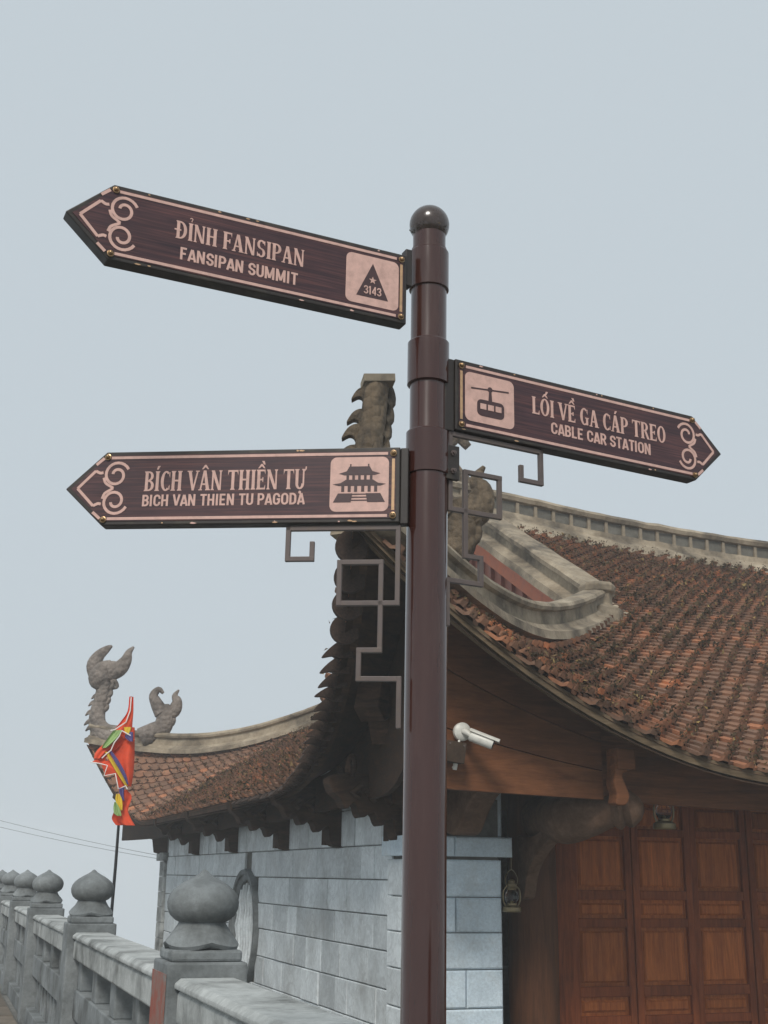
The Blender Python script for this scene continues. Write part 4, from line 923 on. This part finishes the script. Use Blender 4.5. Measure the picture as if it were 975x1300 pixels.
# security camera on the front fascia
cc = thing('security_camera', 'small white bullet security camera screwed to the curved wooden fascia', 'camera', TL_(-.125, -1.235, 2.34), (0, 0, TH))
MB().tube([(0, -.005, 0), (0, -.03, 0), (0, -.042, 0), (0, -.048, 0)], [.062, .062, .05, .02], 28).build('mount_plate', 'white', cc, smooth=40)
MB().tube([(0, -.045, 0), (.012, -.075, -.012), (.03, -.09, -.028)], [.022, .02, .018], 14).build('swivel_arm', 'white', cc, smooth=60)
dv = Vector((.82, -.42, -.36)).normalized(); st = Vector((.025, -.09, -.03))
bd = MB().tube([tuple(st + dv * t) for t in (0, .01, .15, .165)], [.03, .036, .036, .034], 20).build('camera_body', 'white', cc, smooth=40)
MB().tube([tuple(st + dv * t) for t in (.1655, .17)], [.03, .028], 20).build('lens', 'black', bd, smooth=40)
upv = (Vector((0, 0, 1)) - dv * dv.z).normalized(); sdv = dv.cross(upv); sh = MB(); vs = []
for t in (-.01, .20):
    for r_ in (.042, .046):
        for k in range(9): a = R(-60 + 120 * k / 8); vs.append(st + dv * t + upv * (r_ * math.cos(a) + .004) + sdv * (r_ * math.sin(a)))
fs = [(k, k + 1, k + 19, k + 18) for k in range(8)] + [(9 + k, 27 + k, 28 + k, 10 + k) for k in range(8)] + [(k, 9 + k, 10 + k, k + 1) for k in range(8)] + [(18 + k, 19 + k, 28 + k, 27 + k) for k in range(8)] + [(0, 18, 27, 9), (8, 17, 35, 26)]
sh.add(vs, fs).build('sun_shield', 'white', bd, smooth=40)
MB().tube(smoothpath([(-.02, -.02, -.05), (-.035, -.03, -.10), (-.045, -.03, -.17), (-.05, -.03, -.22), (-.06, -.03, -.245), (-.075, -.03, -.235)], 4), .009, 8).build('lead', 'white', cc, smooth=60)
MB().tube([(-.052, -.03, -.20), (-.06, -.03, -.255)], [.017, .015], 10).build('plug', 'white', cc, smooth=40)
jb = thing('junction_box', 'small brown junction box on the fascia just below the white security camera', 'box', TL_(-.215, -1.28, 2.13), (0, R(8), TH))
MB().box(-.065, .065, -.05, .03, 0, .13).build('box_body', 'box', jb, bevel=.006); MB().box(-.07, .07, -.06, -.051, -.003, .135).build('box_lid', 'box', jb, bevel=.004)
for k in (-1, 1): MB().tube([(.05 * k, -.06, .115), (.05 * k, -.066, .115)], .006, 8).build('screw', 'iron', jb)

# oil lanterns
def lantern(label, loc, s, rz):
    o = thing('oil_lantern', label, 'lantern', loc, (0, 0, rz), 'oil lanterns hung under the porch'); o.scale = (s, s, s)
    MB().lathe([(.078, 0), (.085, .01), (.082, .04), (.06, .055), (.045, .06), (.045, .075)], 24).build('fuel_tank', 'lantern', o, smooth=40)
    MB().lathe([(.040, .076), (.058, .105), (.062, .13), (.05, .165), (.036, .185)], 24).build('glass_chimney', 'glass', o, smooth=60)
    MB().lathe([(.04, .186), (.046, .2), (.036, .215), (.042, .235), (.03, .255), (.034, .262), (.012, .28)], 20).build('hood', 'lantern', o, smooth=40)
    MB().lathe([(.012, .06), (.012, .10), (.006, .105)], 10).build('burner', 'lantern', o)
    for k in (-1, 1): MB().tube(smoothpath([(.06 * k, 0, .05), (.082 * k, 0, .1), (.078 * k, 0, .18), (.04 * k, 0, .225)], 4), .007, 8).build('side_tube', 'lantern', o, smooth=60)
    MB().tube(smoothpath([(-.045, 0, .21), (-.06, 0, .29), (0, 0, .36), (.06, 0, .29), (.045, 0, .21)], 5), .003, 6).build('bail_handle', 'lantern', o)
    MB().tube([(0, 0, .355), (0, .0, .47)], .003, 6).build('hook', 'lantern', o)
    return o
lantern('brass oil lantern hanging beside the pale stone pier', TL_(.79, -.06, 1.15), .86, TH)
lantern('dark brass oil lantern hanging high before the door panels under the eave', TL_(1.70, -.80, 1.76), 1.0, TH)
# festival flag on a thin pole beyond the balustrade
ff = thing('festival_flag', 'wrapped red festival flag with yellow, blue and green bands on a thin dark pole', 'flag', (-2.50, 12.0, -.03), (0, 0, 0))
MB().tube([(-.02, 0, 0), (0, 0, 1.5), (.0, 0, 2.72)], [.017, .015, .010], 10).build('flag_pole', 'black', ff, smooth=60)
def cloth(name, mat, rows, y0=0.0, amp=.045, ph=0.0, th=.004, nx=14):
    """a hanging piece of cloth: rows of (z, x left, x right), folded in depth; z and x in metres"""
    rows = smoothpath(rows, 4); vs = []; n = len(rows)
    for sgn in (0, 1):
        for z, xa, xb in rows:
            for k in range(nx + 1):
                t = k / nx; vs.append((xa + (xb - xa) * t, y0 - .035 + amp * math.sin(7 * t + 2.3 * z + ph) * (.3 + t * .7) + amp * .5 * math.sin(13 * t - 5 * z + ph) - sgn * th, z))
    w = nx + 1; m_ = n * w; fs = []
    for i in range(n - 1):
        for k in range(nx): a = i * w + k; fs += [(a, a + 1, a + w + 1, a + w), (m_ + a, m_ + a + w, m_ + a + w + 1, m_ + a + 1)]
    for i in range(n - 1):
        for k in (0, nx): a = i * w + k; fs.append((a, a + w, m_ + a + w, m_ + a))
    for k in range(nx): fs += [(k, m_ + k, m_ + k + 1, k + 1), ((n - 1) * w + k, (n - 1) * w + k + 1, m_ + (n - 1) * w + k + 1, m_ + (n - 1) * w + k)]
    return MB().add(vs, fs).build(name, mat, ff, smooth=70)
# coordinates: px offsets from the photograph's flag at about 7.9 mm per pixel, measured from the pole
def FZ(y): return 1.89 + .03 + (1040 - y) * .00755
def FX(x, y): return (x - (150 + (1040 - y) * .055)) * .0078
def rowp(l): return [(FZ(y), FX(xa, y), FX(xb, y)) for y, xa, xb in l]
cloth('flag_tail', 'flag_red', rowp([(886, 162, 167), (905, 160, 167), (918, 152, 166), (930, 143, 165), (940, 139, 160)]), -.03, .02, 1)
cloth('flag_panel', 'flag_red', rowp([(925, 150, 168), (945, 146, 168), (965, 136, 168), (985, 146, 167), (1000, 156, 165)]), .0, .03, .4)
cloth('flag_roll', 'flag_red', rowp([(938, 143, 158), (950, 128, 150), (958, 121, 140), (966, 119, 132)]), -.05, .03, 2)
cloth('flag_band', 'flag_green', rowp([(930, 145, 156), (940, 138, 150), (949, 132, 141), (953, 130, 136)]), -.085, .015, 0)
cloth('flag_band', 'flag_yellow', rowp([(926, 157, 166), (931, 158, 165), (936, 161, 163)]), -.075, .01, 0)
cloth('flag_band', 'flag_blue', rowp([(932, 161, 168), (938, 158, 168), (944, 164, 168)]), -.07, .01, 1)
cloth('flag_band', 'flag_yellow', rowp([(958, 134, 138), (970, 141, 146), (985, 150, 155), (1000, 160, 163)]), -.085, .012, 1)
cloth('flag_band', 'flag_blue', rowp([(956, 138.5, 142), (970, 146.5, 152), (985, 155.5, 160), (998, 162, 164)]), -.085, .012, 1.2)
def edge(pts, w=.0055):
    p3 = [(FX(x, y), -.135, FZ(y)) for x, y in pts]
    MB().tube(p3, w, 6, .5).build('flag_edging', 'flag_white', ff, smooth=60)
def points(name, tris, y0=-.045):
    for t in tris: MB().prism([(FX(x, y), FZ(y)) for x, y in t], lambda p, q, d: (p, d + .03 * math.sin(p * 30), q), y0 - .03, y0 - .036).build(name, 'flag_red', ff)
points('flag_point', [[(133, 958), (117, 971), (133, 974)], [(137, 968), (128, 970), (134, 988), (150, 982)], [(148, 978), (146, 985), (151, 1005), (160, 996)], [(152, 930), (165, 934), (170, 942), (160, 940)]])
edge([(117, 971), (130, 973), (138, 975), (134, 988), (148, 985), (152, 1004), (161, 1000), (163, 1004)]); edge([(166, 888), (165, 905), (160, 920), (146, 930), (141, 931)]); edge([(166, 937), (155, 931), (152, 938), (146, 946), (142, 956), (137, 960), (131, 966)])
cloth('pendant', 'flag_red', rowp([(1004, 153, 160), (1012, 150, 166), (1022, 147, 164), (1030, 146, 162), (1040, 143, 166), (1048, 148, 171)]), -.02, .03, 2)
cloth('pendant_band', 'flag_blue', rowp([(1002, 152, 159), (1010, 153, 158), (1018, 157, 159)]), -.07, .012, 0)
cloth('pendant_band', 'flag_yellow', rowp([(1010, 149, 153), (1016, 148, 156), (1024, 150, 157), (1030, 154, 157)]), -.075, .012, 0)
cloth('pendant_band', 'flag_green', rowp([(1020, 147, 149), (1026, 146, 153), (1034, 147, 156), (1037, 151, 156)]), -.08, .012, 0)

# overhead cables
for k, (p0, p1, lab) in enumerate((((-14, 26, 4.30), TL_(-.06, 11.0, 1.66), 'upper of two thin grey cables sagging in from the left to the far temple corner'),
                                   ((-14, 26.2, 4.05), TL_(-.06, 11.02, 1.61), 'lower of two thin grey cables sagging in from the left to the far temple corner'))):
    p0, p1 = Vector(p0), Vector(p1)
    pts = [tuple(p0.lerp(p1, t) + Vector((0, 0, -.25 * 4 * t * (1 - t)))) for t in np.linspace(0, 1, 24)]
    c = MB().tube(pts, .003, 6).build('overhead_cable', 'cable', None, smooth=60); c['label'] = lab; c['category'] = 'cable'; c['group'] = 'overhead cables'

# ------------------------------------------------------------------ cloud drifting over the summit
hz = MB().box(-172, 172, -152, 192, -78, 7.4).mesh('haze'); hm = bpy.data.materials.new('haze_air'); hm.use_nodes = True
ht = hm.node_tree; ht.nodes.clear(); pv = ht.nodes.new('ShaderNodeVolumePrincipled'); ho = ht.nodes.new('ShaderNodeOutputMaterial')
pv.inputs['Color'].default_value = (0.97, 0.985, 1.0, 1); pv.inputs['Density'].default_value = 0.0040; pv.inputs['Anisotropy'].default_value = 0.0
ht.links.new(pv.outputs[0], ho.inputs['Volume']); haze = place('haze', hz, hm); haze['kind'] = 'stuff'; haze['label'] = 'thin mountain cloud drifting around the terrace'
